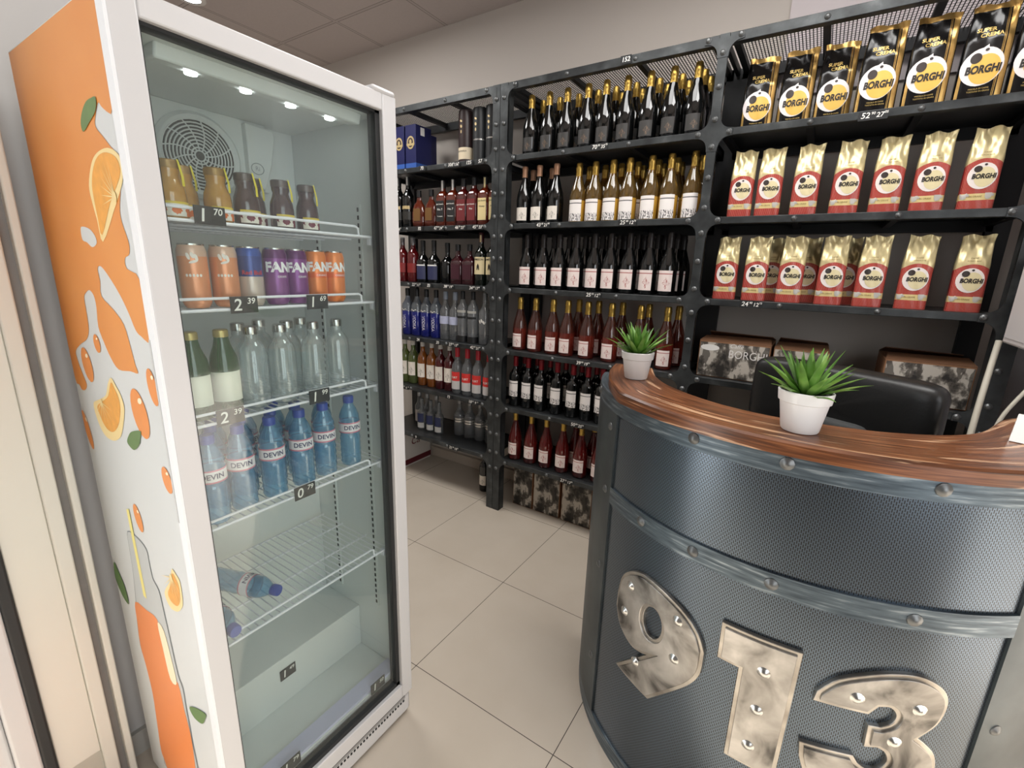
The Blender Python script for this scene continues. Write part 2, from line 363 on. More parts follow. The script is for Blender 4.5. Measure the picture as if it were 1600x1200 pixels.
# printed side panel
SIDE = {
'orange': [(-.98,1.876),(-.982,1.733),(-1.021,1.735),(-1.037,1.746),(-1.057,1.73),(-1.066,1.714),(-1.04,1.695),(-1.015,1.677),(-.983,1.659),(-.982,1.643),(-1.006,1.607),(-1.022,1.577),(-1.02,1.556),(-1.01,1.535),(-1.006,1.519),(-1.014,1.505),(-1.034,1.499),(-1.033,1.481),(-.982,1.461),(-.982,1.36),(-1.02,1.362),(-1.041,1.372),(-1.059,1.4),(-1.084,1.43),(-1.118,1.459),(-1.155,1.482),(-1.177,1.478),(-1.176,1.453),(-1.183,1.425),(-1.134,1.403),(-1.093,1.377),(-1.079,1.338),(-1.07,1.302),(-1.064,1.286),(-1.101,1.285),(-1.161,1.28),(-1.193,1.299),(-1.219,1.332),(-1.233,1.361),(-1.223,1.401),(-1.226,1.424),(-1.246,1.434),(-1.272,1.426),(-1.286,1.415),(-1.288,1.383),(-1.295,1.348),(-1.32,1.325),(-1.364,1.31),(-1.409,1.29),(-1.412,1.27),(-1.396,1.238),(-1.38,1.214),(-1.396,1.199),(-1.421,1.194),(-1.436,1.205),(-1.458,1.22),(-1.458,1.37),(-1.458,1.5),(-1.458,1.7),(-1.458,1.898),(-.98,1.898)],
'blob': [(-1.228,1.553),(-1.211,1.556),(-1.18,1.551),(-1.159,1.539),(-1.156,1.525),(-1.183,1.518),(-1.207,1.527),(-1.229,1.532)],
'slice1': [(-1.123,1.527),(-1.133,1.565),(-1.143,1.602),(-1.143,1.626),(-1.123,1.651),(-1.099,1.668),(-1.067,1.676),(-1.029,1.677),(-.997,1.668),(-.982,1.654),(-.983,1.635),(-.996,1.616),(-1.047,1.578)],
'pulp1': [(-1.12,1.539),(-1.127,1.57),(-1.129,1.603),(-1.127,1.625),(-1.112,1.647),(-1.088,1.664),(-1.061,1.671),(-1.033,1.67),(-1.003,1.661),(-.991,1.647),(-.999,1.628),(-1.058,1.591)],
'slice2': [(-1.214,1.255),(-1.193,1.24),(-1.176,1.224),(-1.169,1.193),(-1.21,1.132),(-1.245,1.109),(-1.279,1.1),(-1.313,1.101),(-1.338,1.114),(-1.356,1.142),(-1.357,1.173),(-1.312,1.19),(-1.265,1.208),(-1.24,1.237)],
'pulp2': [(-1.219,1.244),(-1.203,1.232),(-1.19,1.216),(-1.192,1.189),(-1.219,1.15),(-1.256,1.126),(-1.287,1.122),(-1.313,1.132),(-1.33,1.155),(-1.333,1.171),(-1.288,1.191),(-1.249,1.21)],
'slice3': [(-1.06,.86),(-1.042,.853),(-1.028,.84),(-1.031,.791),(-1.044,.769),(-1.065,.751),(-1.09,.742),(-1.108,.743),(-1.123,.756),(-1.123,.777),(-1.088,.814),(-1.073,.839)],
'pulp3': [(-1.061,.849),(-1.048,.842),(-1.038,.828),(-1.042,.794),(-1.06,.768),(-1.083,.762),(-1.1,.767),(-1.104,.783),(-1.078,.815)],
'leaf1': [(-1.042,1.754),(-1.051,1.736),(-1.089,1.722),(-1.122,1.712),(-1.127,1.726),(-1.112,1.742),(-1.087,1.754),(-1.062,1.756)],
'leaf2': [(-1.098,1.162),(-1.109,1.143),(-1.117,1.13),(-1.149,1.109),(-1.171,1.11),(-1.185,1.119),(-1.17,1.136),(-1.148,1.15)],
'leaf3': [(-1.442,.722),(-1.419,.697),(-1.395,.665),(-1.39,.616),(-1.419,.619),(-1.438,.634),(-1.457,.661),(-1.456,.691)],
'leaf4': [(-1.093,.473),(-1.049,.496),(-1.006,.508),(-1.015,.488),(-1.034,.462),(-1.067,.452),(-1.088,.457)],
'bottle': [(-1.296,.865),(-1.238,.871),(-1.19,.858),(-1.187,.829),(-1.185,.8),(-1.181,.781),(-1.157,.763),(-1.149,.71),(-1.141,.643),(-1.13,.544),(-1.114,.513),(-1.115,.455),(-1.113,.348),(-1.125,.163),(-1.341,.091),(-1.355,.135),(-1.353,.244),(-1.341,.355),(-1.35,.441),(-1.368,.499),(-1.351,.602),(-1.334,.655),(-1.323,.701),(-1.311,.757),(-1.306,.817)],
'juice': [(-1.337,.648),(-1.267,.658),(-1.204,.662),(-1.195,.606),(-1.183,.518),(-1.141,.511),(-1.131,.435),(-1.118,.364),(-1.126,.256),(-1.135,.163),(-1.318,.04),(-1.341,.091),(-1.352,.118),(-1.364,.145),(-1.353,.244),(-1.341,.355),(-1.35,.441),(-1.363,.502),(-1.351,.582)],
'glint': [(-1.204,.651),(-1.171,.646),(-1.155,.572),(-1.149,.506),(-1.186,.497),(-1.198,.576)],
'straw': [(-1.272,.931),(-1.255,.937),(-1.248,.698),(-1.266,.699)]}
pr = Mat('print_orange', C(226, 132, 44), .3); x, y, z = pr.xyz(); nz = pr.noise(5, 2)
pr.set('Base Color', pr.mix(nz, C(216, 124, 38), C(228, 152, 70))); PORANGE = pr.m
PMATS = [plain('print_white', C(208, 211, 210), .3), PORANGE, plain('print_rind', C(240, 214, 150), .3), plain('print_pulp', C(232, 160, 58), .3, vary=.25, vs=45), plain('print_leaf', C(84, 120, 58), .3, vary=.3, vs=25),
         plain('print_glass', C(188, 192, 191), .3), plain('print_juice', C(232, 132, 62), .3, vary=.06, vs=6), plain('print_straw', C(238, 224, 130), .3), plain('print_line', C(118, 126, 130), .3), plain('print_drop', C(228, 138, 58), .3, vary=.08, vs=30), plain('print_light', C(250, 232, 196), .3)]
b = MB()
def flat(name, m, d, sm=3, poly=None):
    P = spline(poly or SIDE[name], sm) if sm > 1 else (poly or SIDE[name])
    P = [(max(-1.4585, min(-.9805, px)), max(.035, min(1.898, pz))) for px, pz in P]
    bm = bmesh.new(); vs = [bm.verts.new((px, Y0-.0012-d*.00035, pz)) for px, pz in P]
    es = [bm.edges.new((vs[i], vs[(i+1) % len(vs)])) for i in range(len(vs))]
    bmesh.ops.triangle_fill(bm, use_beauty=True, use_dissolve=False, edges=es)
    bm.verts.index_update(); b.add([v.co[:] for v in bm.verts], [tuple(v.index for v in q.verts) for q in bm.faces], m); bm.free()
b.box((FB, Y0-.001, .03), (-.98, Y0, ZT), 0)
flat('orange', 1, 1, 3); flat('blob', 0, 2)
flat('bottle', 8, 1); bc = SIDE['bottle']; cx = sum(p[0] for p in bc)/len(bc)
flat('b2', 5, 2, 3, [(cx+(px-cx)*.955, pz-.002 if pz > .2 else pz+.004) for px, pz in bc])
flat('juice', 6, 3); flat('glint', 10, 4); flat('straw', 7, 3, 1)
for k in '123': flat('slice'+k, 2, 2); flat('pulp'+k, 3, 3)
for k in '1234': flat('leaf'+k, 4, 4)
for cx, cz, rx, rz, ro in ((-1.349, 1.264, .03, .04, .3), (-1.26, 1.322, .018, .02, .3), (-1.089, 1.2, .037, .052, .3), (-1.006, 1.268, .02, .036, .2), (-1.009, 1.08, .02, .028, .3), (-1.206, .93, .02, .034, .3), (-1.44, 1.09, .018, .05, .3)):
    flat('d', 9, 2, 1, ellipse(cx, cz, rx, rz, 20, ro)); flat('d', 10, 3, 1, ellipse(cx+rx*.3, cz+rz*.55, rx*.3, rz*.12, 10, ro))
for cx, cz in ((-1.03, 1.60), (-1.30, 1.185), (-1.07, .835)): flat('core', 2, 5, 1, ellipse(cx, cz, .007, .009, 10))
# slice segments: fine pale rays from the core of each slice
for cx, cz, L_, n0, n1 in ((-1.03, 1.60, .085, .55, 1.05), (-1.30, 1.185, .08, 1.05, 1.95), (-1.07, .835, .08, 1.1, 1.8)):
    for i in range(7):
        a = PI*(n0+(n1-n0)*i/6); q = .0016; dx, dz = math.cos(a), math.sin(a)
        flat('ray', 2, 4, 1, [(cx-dz*q, cz+dx*q), (cx+dx*L_*.75, cz+dz*L_*.75), (cx+dz*q, cz-dx*q)])
fbuild(b, 'printed_side', PMATS, angle=0)['label'] = 'white side panel printed with orange juice splash, slices and a juice bottle'
# fan grille, air duct, lamp bar, racks
b = MB(); fy, fz, fx = .622, 1.752, xb+.0275
fbuild(MB().lathe([(0, .0), (.088, .0), (.092, -.002)], 36, c=(fx-.0015, fy, fz), axis='x'), 'fan_recess', plain('fan_dark', C(70, 74, 73), .7))
for r in [.012, .019]+[.028+.0078*i for i in range(8)]:
    b.tube([(fx+.003, fy+r*math.cos(2*PI*i/36), fz+r*math.sin(2*PI*i/36)) for i in range(37)], .0019, 5, caps=False)
for i in range(12):
    a = 2*PI*i/12; b.tube([(fx+.003, fy+(.012+.014*j)*math.cos(a+.08*j), fz+(.012+.014*j)*math.sin(a+.08*j)) for j in range(6)], .0016, 5)
b.lathe([(.084, .004), (.092, .01), (.1, .002), (.1, -.004)], 36, c=(fx, fy, fz), axis='x')
fbuild(b, 'fan_grille', INNER)
b = MB(); P = [(.735, 1.72), (.735, 1.855), (.81, 1.85), (.815, 1.835), (.80, 1.76), (.775, 1.69)]
b.prism(P, lambda y, z, d: (xb+.045-d, y, z), .03); ap = fbuild(b, 'air_duct', INNER, bevel=.003)
b = MB(); L = lambda x, y: (xb+.0462, .757+x, 1.745+y); b.tube([L(.017*math.cos(2*PI*i/24), .014*math.sin(2*PI*i/24)) for i in range(25)], .001, 5, caps=False)
letter(b, 'Ri', .016, L); fbuild(b, 'badge', plain('badge_grey', C(150, 156, 156), .5), ap)
b = MB(); b.prism([(-1.02, 1.866), (-1.085, 1.866), (-1.075, 1.846), (-1.03, 1.84)], lambda x, z, d: (x, .42+d, z), .44); lb = fbuild(b, 'lamp_bar', INNER, bevel=.004)
for y in (.489, .591, .69, .79): fbuild(MB().lathe([(0, 0), (.011, 0), (.011, .006), (0, .006)], 14, c=(-1.055, y, 1.839)), 'led_spot', LED, lb)
b = MB(); L = lambda x, y: (-1.3+.0*x, .68+x, 1.853+y)
for x in (-1.09, -1.28):
    s = MB(); s.box((x-.008, yi1-.005, .38), (x+.008, yi1, 1.66)); k = fbuild(s, 'shelf_rack', INNER)
    s = MB()
    for i in range(62): s.box((x-.003, yi1-.0062, .39+i*.0205), (x+.003, yi1-.0045, .401+i*.0205))
    fbuild(s, 'rack_slots', DARK, k)
# wire shelves
for zs, zu in ((1.571, 1.594), (1.403, 1.426), (1.171, 1.194), (.938, .958), (.642, .667)):
    b = MB(); r = .0026; ya, yb = .384, .886
    for i in range(27): y = ya+.012+i*(yb-ya-.024)/26; b.tube([(xi-.008, y, zs), (-1.345, y, zs)], .0017, 5)
    for x in (-1.345, -1.24, -1.12): b.tube([(x, ya, zs-.003), (x, yb, zs-.003)], r, 6)
    sh = fbuild(b, 'wire_shelf', ROD)
    b = MB(); x = xi-.006
    b.tube([(x, ya, zs), (x, yb, zs)], .0034, 7); b.tube([(x, ya, zs-.002), (x, ya, zu-.004), (x, ya+.006, zu), (x, .81, zu), (x, .818, zu-.004), (x, .82, zs)], .003, 7)
    b.box((x-.012, yb-.03, zs-.02), (x+.001, yb-.02, zs+.003)); fbuild(b, 'front_rail', ROD, sh)

def price_tag(loc, rz, w_, h_, parts, label, group, tilt=0):
    """black card with chalked figures; faces -y before rotation; parts = (text, size, x, y)"""
    t = thing('price_tag', label, 'price tag', loc, rz, group); t.rotation_euler = (tilt, 0, rz)
    MB().box((-w_/2, 0, -h_/2), (w_/2, .0016, h_/2)).build('card', CARD, t)
    b = MB()
    for s_, sz, x, y in parts: letter(b, s_, sz, lambda u, v: (u, -.0007, v), 0, x, y, bold=.012, shear=.12)
    b.build('lettering', CHALK, t, angle=0); return t
FT = 'price tags in the drinks fridge'
fx_ = xi+.0005
def ftag(y, z, big, small, label): price_tag((fx_, y, z), PI/2, .056, .034, [(big, .034, -.014, -.001), (small, .017, .014, .007)], label, FT)
ftag(.467, 1.583, '1', '70', 'black price tag reading 1.70 on the top wire shelf of the fridge')
ftag(.513, 1.412, '2', '39', 'black price tag reading 2.39 under the energy drink cans')
ftag(.685, 1.411, '1', '69', 'black price tag reading 1.69 under the orange soda cans')
ftag(.672, 1.18, '1', '99', 'black price tag reading 1.99 under the clear glass water bottles')
ftag(.46, 1.181, '2', '39', 'black price tag reading 2.39 under the two green glass bottles')
ftag(.612, .945, '0', '79', 'black price tag reading 0.79 under the blue plastic water bottles')
price_tag((-1.187, .62, .275), PI/2, .05, .036, [('1', .034, -.012, 0), ('49', .016, .012, .008)], 'black price tag reading 1.49 leaning on the step inside the fridge bottom', FT)
price_tag((-.993, .80, .185), PI/2, .056, .036, [('1', .034, -.014, 0), ('50', .017, .014, .007)], 'black price tag reading 1.50 standing low in the right door corner', FT)
price_tag((-.993, .50, .185), PI/2, .056, .036, [('1', .034, -.014, 0), ('79', .017, .014, .007)], 'black price tag reading 1.79 standing low near the left door corner', FT)

# ---- fridge contents
def wrap(r, a0=-PI/2, off=.0006):
    return lambda u, v: ((r+off)*math.cos(a0+u/r), (r+off)*math.sin(a0+u/r), v)
# jars of fruit dessert
def jar(name, dark):
    t = thing(name, 'x', 'jar')
    mt = Mat('jar_'+name, C(52, 34, 40) if dark else C(190, 140, 66), .12); nz = mt.noise(60, 3)
    mt.set('Base Color', mt.mix(nz, *((C(40, 28, 34), C(96, 72, 78)) if dark else (C(176, 118, 40), C(222, 176, 98)))))
    mt.glassy((.8, .7, .6, 1), .25)
    MB().lathe([(0, 0), (.022, 0), (.025, .004), (.025, .04), (.0235, .055), (.0185, .068), (.0165, .076), (.0185, .082), (.0185, .089)], 20).build('glass', mt.m, t)
    MB().lathe([(.0185, .088), (.0195, .09), (.0195, .101), (.018, .103), (0, .103)], 20).build('lid', plain('lid_amber', C(150, 118, 66), .35, .4) if not dark else plain('lid_dark', C(92, 84, 82), .35, .5), t)
    lb = Mat('jar_label_'+name, PAPER.diffuse_color, .5); x, y, z = lb.xyz(); nz = lb.noise(55, 2)
    fruit = nz.gt(.5)*z.lt(.02)
    lb.set('Base Color', lb.mix(z.gt(.026), lb.mix(fruit, C(232, 226, 214), C(112, 34, 58) if dark else C(214, 108, 44)), C(222, 196, 70)))
    MB().lathe([(.0256, .004), (.0256, .03)], 16, a0=-PI*.95, a1=-PI*.05).build('label', lb.m, t)
    b = MB(); b.lathe([(.0264, .058), (.0262, .075), (.02, .1045), (.016, .1048)], 3, a0=-PI/2-.05, a1=-PI/2+.22); b.build('seal', plain('seal_yellow', C(224, 208, 60), .5), t); return t
pj = Place(jar('dessert_jar', False)); pd = Place(jar('berry_jar', True)); zj = 1.5745; FR = PI/2
for k, (x, y) in enumerate(((-1.045, .424), (-1.087, .464), (-1.045, .506))):
    pj((x, y, zj), NTH[k]+' amber dessert jar counting from the orange-printed side, top fridge shelf', 'dessert jars on the top fridge shelf', FR+.5)
for k, (x, y) in enumerate(((-1.045, .563), (-1.09, .603), (-1.05, .645), (-1.055, .712))):
    pd((x, y, zj), NTH[k]+' dark berry dessert jar counting from the amber jars, top fridge shelf', 'dessert jars on the top fridge shelf', FR+.4)
# cans
def can(name, bands, words, mtop=CHROME, cat='can'):
    t = thing(name, 'x', cat); H, r = .124, .0255; mt = Mat(name+'_print', (1, 1, 1, 1), .28, .25); x, y, z = mt.xyz(); nz = mt.noise(38, 2)
    c = None
    for zz, ca, cb in bands:
        k = mt.mix(nz, ca, cb); c = k if c is None else mt.mix(z.gt(zz), c, k)
    mt.set('Base Color', c)
    MB().lathe([(.019, 0), (.0225, .004), (r, .012), (r, H-.014), (.0222, H-.003)], 24).build('can_body', mt.m, t)
    MB().lathe([(.0222, H-.003), (.0226, H), (.0205, H), (.0195, H-.004), (0, H-.004)], 24).build('can_lid', mtop, t)
    for s_, sz, zz, col, kw in words:
        b = MB(); f = wrap(r, -PI/2); letter(b, s_, sz, lambda u, v: f(u, v+zz), 0, .014 if s_ == 'FANTA' else .003, 0, **kw); b.build('lettering', plain(name+'_ink', col, .4), t, angle=0)
    return t
W_ = C(240, 238, 240)
PCH = can('juice_can', [(0, C(222, 142, 98), C(232, 160, 118)), (.1, C(206, 196, 184), C(226, 160, 124))], [])
b = MB(); f = wrap(.0255)
for q in ((-.006, .1, .003, .007), (.001, .102, .003, .006), (.007, .098, .003, .007), (.002, .09, .008, .0025)): fan(b, ellipse(*q, 12, .3), f, 0, 1)
for i in range(5): fan(b, ellipse((i-2)*.0058, .064, .0022, .003, 10), f, 0, 1)
b.build('emblem', plain('can_emblem', C(236, 228, 220), .4), PCH, angle=0)
peach = Place(PCH)
energy = Place(can('energy_drink_can', [(0, C(196, 180, 170), C(210, 196, 184)), (.062, C(30, 52, 120), C(46, 76, 150)), (.105, C(40, 70, 150), C(52, 92, 178))], [('Red Bull', .0125, .07, C(196, 40, 50), {'bold': .02})]))
grape = Place(can('grape_soda_can', [(0, C(120, 52, 126), C(136, 70, 142)), (.102, C(84, 20, 88), C(96, 28, 100))], [('FANTA', .029, .082, W_, {'bold': .05}), ('GRAPE', .007, .062, W_, {})]))
orange = Place(can('orange_soda_can', [(0, C(230, 118, 44), C(238, 140, 66)), (.06, C(222, 84, 34), C(236, 120, 52)), (.072, C(228, 124, 52), C(236, 138, 66))], [('FANTA', .029, .085, W_, {'bold': .05}), ('ORANGE', .007, .066, W_, {})]))
zc = 1.4065; xc = -1.045; CANG = 'cans on the second fridge shelf'
for p_, y, x, lab in ((peach, .445, xc, 'peach-coloured slim can beside the orange-printed side of the fridge'), (peach, .503, xc, 'peach-coloured slim can next to the blue energy drink can'), (energy, .558, xc-.004, 'blue and silver energy drink can on the second fridge shelf'),
                (grape, .6115, xc+.004, 'purple soda can next to the blue energy drink can'), (grape, .664, xc, 'purple soda can next to the orange soda cans'), (orange, .7165, xc, 'orange soda can next to the purple cans'), (orange, .769, xc, 'orange soda can at the free end of the can row')):
    p_((x, y, zc), lab, CANG, FR-.1 if p_ in (grape, orange) else FR-.42)
for y, x, lab in ((.47, -1.1, 'peach-coloured can half hidden in the second row behind its twins'), ): peach((x, y, zc), lab, CANG, FR)
# glass bottles on the third shelf
def vessel(name, prof, mt, cap_r, z0, z1, capm, cat='bottle', seg=24, label=None):
    t = thing(name, 'x', cat); MB().lathe(prof, seg).build('glass', mt, t, angle=50)
    MB().lathe([(cap_r, z0), (cap_r*1.02, z0+.002), (cap_r, z1-.002), (cap_r*.85, z1), (0, z1)], 18).build('cap', capm, t)
    if label:
        lr, l0, l1, a, lm = label; MB().lathe([(lr, l0), (lr, l1)], 14, a0=-PI/2-a, a1=-PI/2+a).build('label', lm, t)
    return t
GRN = Mat('green_bottle_glass', C(46, 92, 58), .08).glassy(C(120, 178, 128), .45).m
CLR = Mat('clear_bottle_glass', C(222, 228, 228), .06).glassy((.93, .96, .96, 1), .8, refl=2.4).m
gb = Place(vessel('green_water_bottle', [(0, 0), (.026, 0), (.029, .004), (.029, .1), (.026, .125), (.017, .15), (.014, .165), (.014, .175)], GRN, .0145, .168, .184, plain('gold_cap', C(190, 172, 112), .35, .6), label=(.0293, .03, .095, 1.2, plain('cream_label', C(208, 212, 196), .5, vary=.06, vs=60))))
cb = Place(vessel('clear_water_bottle', [(0, 0), (.026, 0), (.03, .004), (.031, .02), (.031, .115), (.028, .135), (.021, .147), (.014, .155), (.014, .17)], CLR, .015, .168, .186, CHROME))
zb = 1.1735
for k, y in enumerate((.427, .487)): gb((-1.06, y, zb), ['green glass water bottle nearest the orange-printed side, third fridge shelf', 'green glass water bottle next to the clear glass bottles, third fridge shelf'][k], 'glass bottles on the third fridge shelf', FR-.4)
for k, (x, y) in enumerate(((-1.06, .55), (-1.05, .613), (-1.105, .664), (-1.048, .698), (-1.06, .775))):
    cb((x, y, zb), NTH[k]+' clear glass water bottle counting from the green bottles, third fridge shelf', 'glass bottles on the third fridge shelf', FR)
for k, (x, y) in enumerate(((-1.135, .56), (-1.17, .63), (-1.15, .73))):
    cb((x, y, zb), NTH[k]+' clear glass bottle from the green ones, in the row behind', 'glass bottles on the third fridge shelf', FR)
# plastic water bottles
PET = Mat('blue_plastic', C(128, 186, 220), .1).glassy(C(188, 224, 244), .68, refl=1.8).m
CAPB = plain('cap_blue', C(44, 72, 160), .4)
prof = [(0, 0), (.02, 0), (.0265, .005)]+[(.0285-.0016*(i % 2), .012+.0085*i) for i in range(9)]+[(.0255, .092), (.0285, .1), (.0285, .13), (.027, .138), (.0275, .142), (.0262, .15), (.02, .166), (.0135, .178), (.0125, .19)]
def water_bottle():
    t = thing('water_bottle', 'x', 'bottle'); MB().lathe(prof, 24).build('bottle_body', PET, t, angle=25)
    MB().lathe([(.0138, .183), (.0142, .185), (.0142, .199), (.0128, .202), (0, .202)], 18).build('cap', CAPB, t)
    lm = Mat('water_label', C(230, 226, 232), .5); x, y, z = lm.xyz(); lm.set('Base Color', lm.mix((z-.115).abs().gt(.0115), C(232, 228, 232), C(206, 122, 142)))
    l = MB().lathe([(.0289, .1), (.0289, .13)], 24).build('label', lm.m, t)
    b = MB(); f = wrap(.0289); letter(b, 'DEVIN', .0165, lambda u, v: f(u, v+.115), bold=.02); b.build('lettering', plain('navy_ink', C(36, 44, 92), .5), l, angle=0); return t
wb = Place(water_bottle()); zw = .9405; WG = 'plastic water bottles on the fourth fridge shelf'
for k, (x, y) in enumerate(((-1.035, .423), (-1.05, .492), (-1.05, .566), (-1.05, .643), (-1.055, .714), (-1.06, .80))):
    wb((x, y, zw), NTH[k]+' blue plastic water bottle of the front row from the orange-printed side', WG, FR-.36)
for k, (x, y) in enumerate(((-1.105, .46), (-1.115, .53), (-1.115, .605), (-1.12, .675), (-1.125, .757), (-1.175, .495), (-1.185, .575), (-1.19, .655))):
    wb((x, y, zw), NTH[k % 5 if k < 5 else k-5]+' blue plastic water bottle from the orange-printed side, '+('second' if k < 5 else 'third')+' row', WG, FR+.1*k)
for k, (x, y, rz, lab) in enumerate(((-1.24, .478, -1.22, 'water bottle lying with its blue cap pointing out of the lower fridge shelf'), (-1.2, .409, -1.55, 'water bottle lying closest to the printed fridge side, cap outwards'))):
    q = wb((x, y, .6425+.031), lab, 'water bottles lying on the bottom fridge shelf'); q.rotation_euler = (-PI/2, 0, rz)

# ------------------------------------------------------------------ shelving units
ZS = [2.085, 1.742, 1.40, 1.045, .70, .355]; ZTOP = 2.43; YF, YR = 2.215, 2.62
WIRE = plain('mesh_wire', C(52, 50, 50), .5, .4)
DECK = plain('deck_dark', C(38, 39, 40), .3, .2, vary=.15, vs=8)
def fillet(mb, cx, z, sx, sz, hw, hz, ax, az, y=YF-.0075, t=.012, m=0):
    """one quarter of a gusset plate with a hollow rounded edge"""
    P = [(0, 0), (ax, 0), (ax, hz)]
    for i in range(1, 9): 
        q = i/9; P.append(((1-q)**2*ax+2*q*(1-q)*hw+q*q*hw, (1-q)**2*hz+2*q*(1-q)*hz+q*q*az))
    P += [(hw, az), (0, az)]
    mb.prism([(cx+sx*x, z+sz*zz) for x, zz in P], lambda x, zz, d: (x, y+d, zz), t, m)
def bolt(mb, x, z, r=.0105, y=YF-.007, m=1): mb.dome((x, y, z), (0, -1, 0), r, .009, m)
def mesh_sheet(mb, x0, x1, z, px=.0125, py=.02):
    n = int((x1-x0)/px)
    for i in range(n+1): x = x0+i*px; mb.box((x-.0016, YF+.02, z-.001), (x+.0016, YR-.02, z+.001))
    k = int((YR-YF-.04)/py)
    for i in range(k+1): y = YF+.02+i*py; mb.box((x0, y-.0006, z-.002), (x1, y+.0006, z-.001))
def unit(label, posts, bays, loc):
    u = thing('shelving_unit', label, 'shelving unit', loc); O = Vector(loc)
    def bd(mb, name, mats, parent=u, **kw):
        mb.v = [(x-O.x, y-O.y, z-O.z) for x, y, z in mb.v]; return mb.build(name, mats, parent, **kw)
    for xc, hw, sides in posts:
        b = MB(); b.box((xc-hw, YF-.006, 0), (xc+hw, YF+.006, ZTOP)); b.box((xc-.01, YF, 0), (xc+.01, YF+.05, ZTOP))
        if hw > .02: b.box((xc-hw, YF, 0), (xc-hw+.008, YF+.05, ZTOP)); b.box((xc+hw-.008, YF, 0), (xc+hw, YF+.05, ZTOP))
        lev = ZS+[ZTOP+.0]
        for i, z in enumerate(lev):
            zc = z-.014
            for sx in sides:
                for sz in ((-1, 1) if z < ZTOP else (-1,)): fillet(b, xc, zc, sx, sz, max(.021, hw), .0145, hw+.055, .07)
                bolt(b, xc+sx*(hw+.042), zc)
            for d in ((.052, -.052) if z < ZTOP else (-.052,)): bolt(b, xc, zc+d)
            if i < len(ZS): 
                zm = ([ZTOP]+ZS)[i]; bolt(b, xc, (zm+z)/2-.014)
        bd(b, 'front_post', (IRON, BOLT))
        bd(MB().box((xc-.05 if sides != (1,) else xc-.02, YR-.03, 0), (xc+.05 if sides != (-1,) else xc+.02, YR, ZTOP)), 'rear_post', IRONBLK)
        bd(MB().box((xc-.008, YF, ZTOP-.03), (xc+.008, YR-.03, ZTOP)), 'top_tie', IRONBLK)
    for x0, x1 in bays:
        L_ = x1-x0
        for i, z in enumerate([ZTOP]+ZS):
            hz = .036 if i == 0 else .028
            b = MB(); b.box((x0, YF-.004, z-hz), (x1, YF+.03, z))
            for q in (.33, .66): bolt(b, x0+L_*q, z-hz/2, .0095, YF-.004)
            bd(b, 'front_rail', (IRON, BOLT), bevel=.002)
            b = MB(); b.box((x0, YR-.03, z-.045), (x1, YR-.002, z))
            for q in (0.02, .33, .66, .98): b.box((x0+L_*q-.012, YF+.03, z-.026), (x0+L_*q+.012, YR-.03, z-.004))
            bd(b, 'rear_rail', IRONBLK)
            b = MB()
            if i == 0: mesh_sheet(b, x0, x1, z-.003)
            else: b.box((x0, YF+.03, z-.004), (x1, YR-.03, z))
            bd(b, 'wire_mesh' if i == 0 else 'shelf', WIRE if i == 0 else DECK)
    return u
unit('dark riveted iron shelving unit full of wine bottles and coffee bags', [(-1.5185, .0235, (1,)), (-.465, .0185, (-1, 1)), (.56, .03, (-1,))], [(-1.495, -.484), (-.446, .53)], (-.465, 2.4, 0))
unit('dark riveted iron shelving unit full of spirits, left of the wine shelves', [(-1.5675, .0225, (-1,)), (-2.60, .03, (1,))], [(-2.57, -1.59)], (-2.1, 2.4, 0))

# ------------------------------------------------------------------ wine bottles
GOLD = Mat('gold_foil', C(196, 158, 70), .3, .85); nz = GOLD.noise(70, 3); GOLD.set('Base Color', GOLD.mix(nz, C(150, 112, 42), C(226, 192, 104))); GOLD.bump(nz, .5, .004); GOLD = GOLD.m
def foil(n, c): return plain(n, C(*c), .35, .35)
BLKG = plain('black_glass', C(10, 11, 11), .05, 0, spec=.8)
def glassmat(n, c, tint, th): return Mat(n, C(*c), .06).glassy(C(*tint), th, .03, 1.3).m
def label_mat(name, paper, ink, line, speck):
    m = Mat(name, C(*paper), .55); x, y, z = m.xyz('Generated'); nz = m.noise(5.5, 2, 'Generated', (1, 1, 1.2)); n2 = m.noise(9, 3, 'Generated')
    if speck: art = n2.gt(.54)*z.lt(.36)
    else: art = ((n2-.5).abs().lt(.02)).max(nz.gt(.64))*((z-.38).abs()+(x-.62).abs()*1.1).lt(.3)
    f = art.max((z-.84).abs().lt(.022))*.92 if line else art*.8
    m.set('Base Color', m.mix(f, C(*paper), C(*ink))); return m.m
LAB_BLK = label_mat('label_speckled', (236, 230, 226), (44, 42, 42), True, True)
LAB_RED = label_mat('label_red_sprig', (236, 220, 214), (164, 62, 58), True, False)
LAB_OLD = label_mat('label_cream', (232, 224, 212), (84, 76, 66), False, False)
LAB_DRK = label_mat('label_charcoal', (52, 50, 48), (130, 104, 80), False, False)
def champ(h): return [(0, 0), (.036, 0), (.042, .006), (.0425, h*.40), (.0405, h*.48), (.034, h*.58), (.024, h*.69), (.0165, h*.79), (.0145, h*.86), (.0145, h*.98)]
def bord(h): return [(0, 0), (.033, 0), (.0375, .005), (.038, h*.60), (.035, h*.65), (.024, h*.70), (.0155, h*.75), (.0138, h*.82), (.0138, h*.98)]
def burg(h): return [(0, 0), (.036, 0), (.0415, .006), (.042, h*.42), (.038, h*.52), (.027, h*.64), (.0165, h*.76), (.0138, h*.84), (.0138, h*.98)]
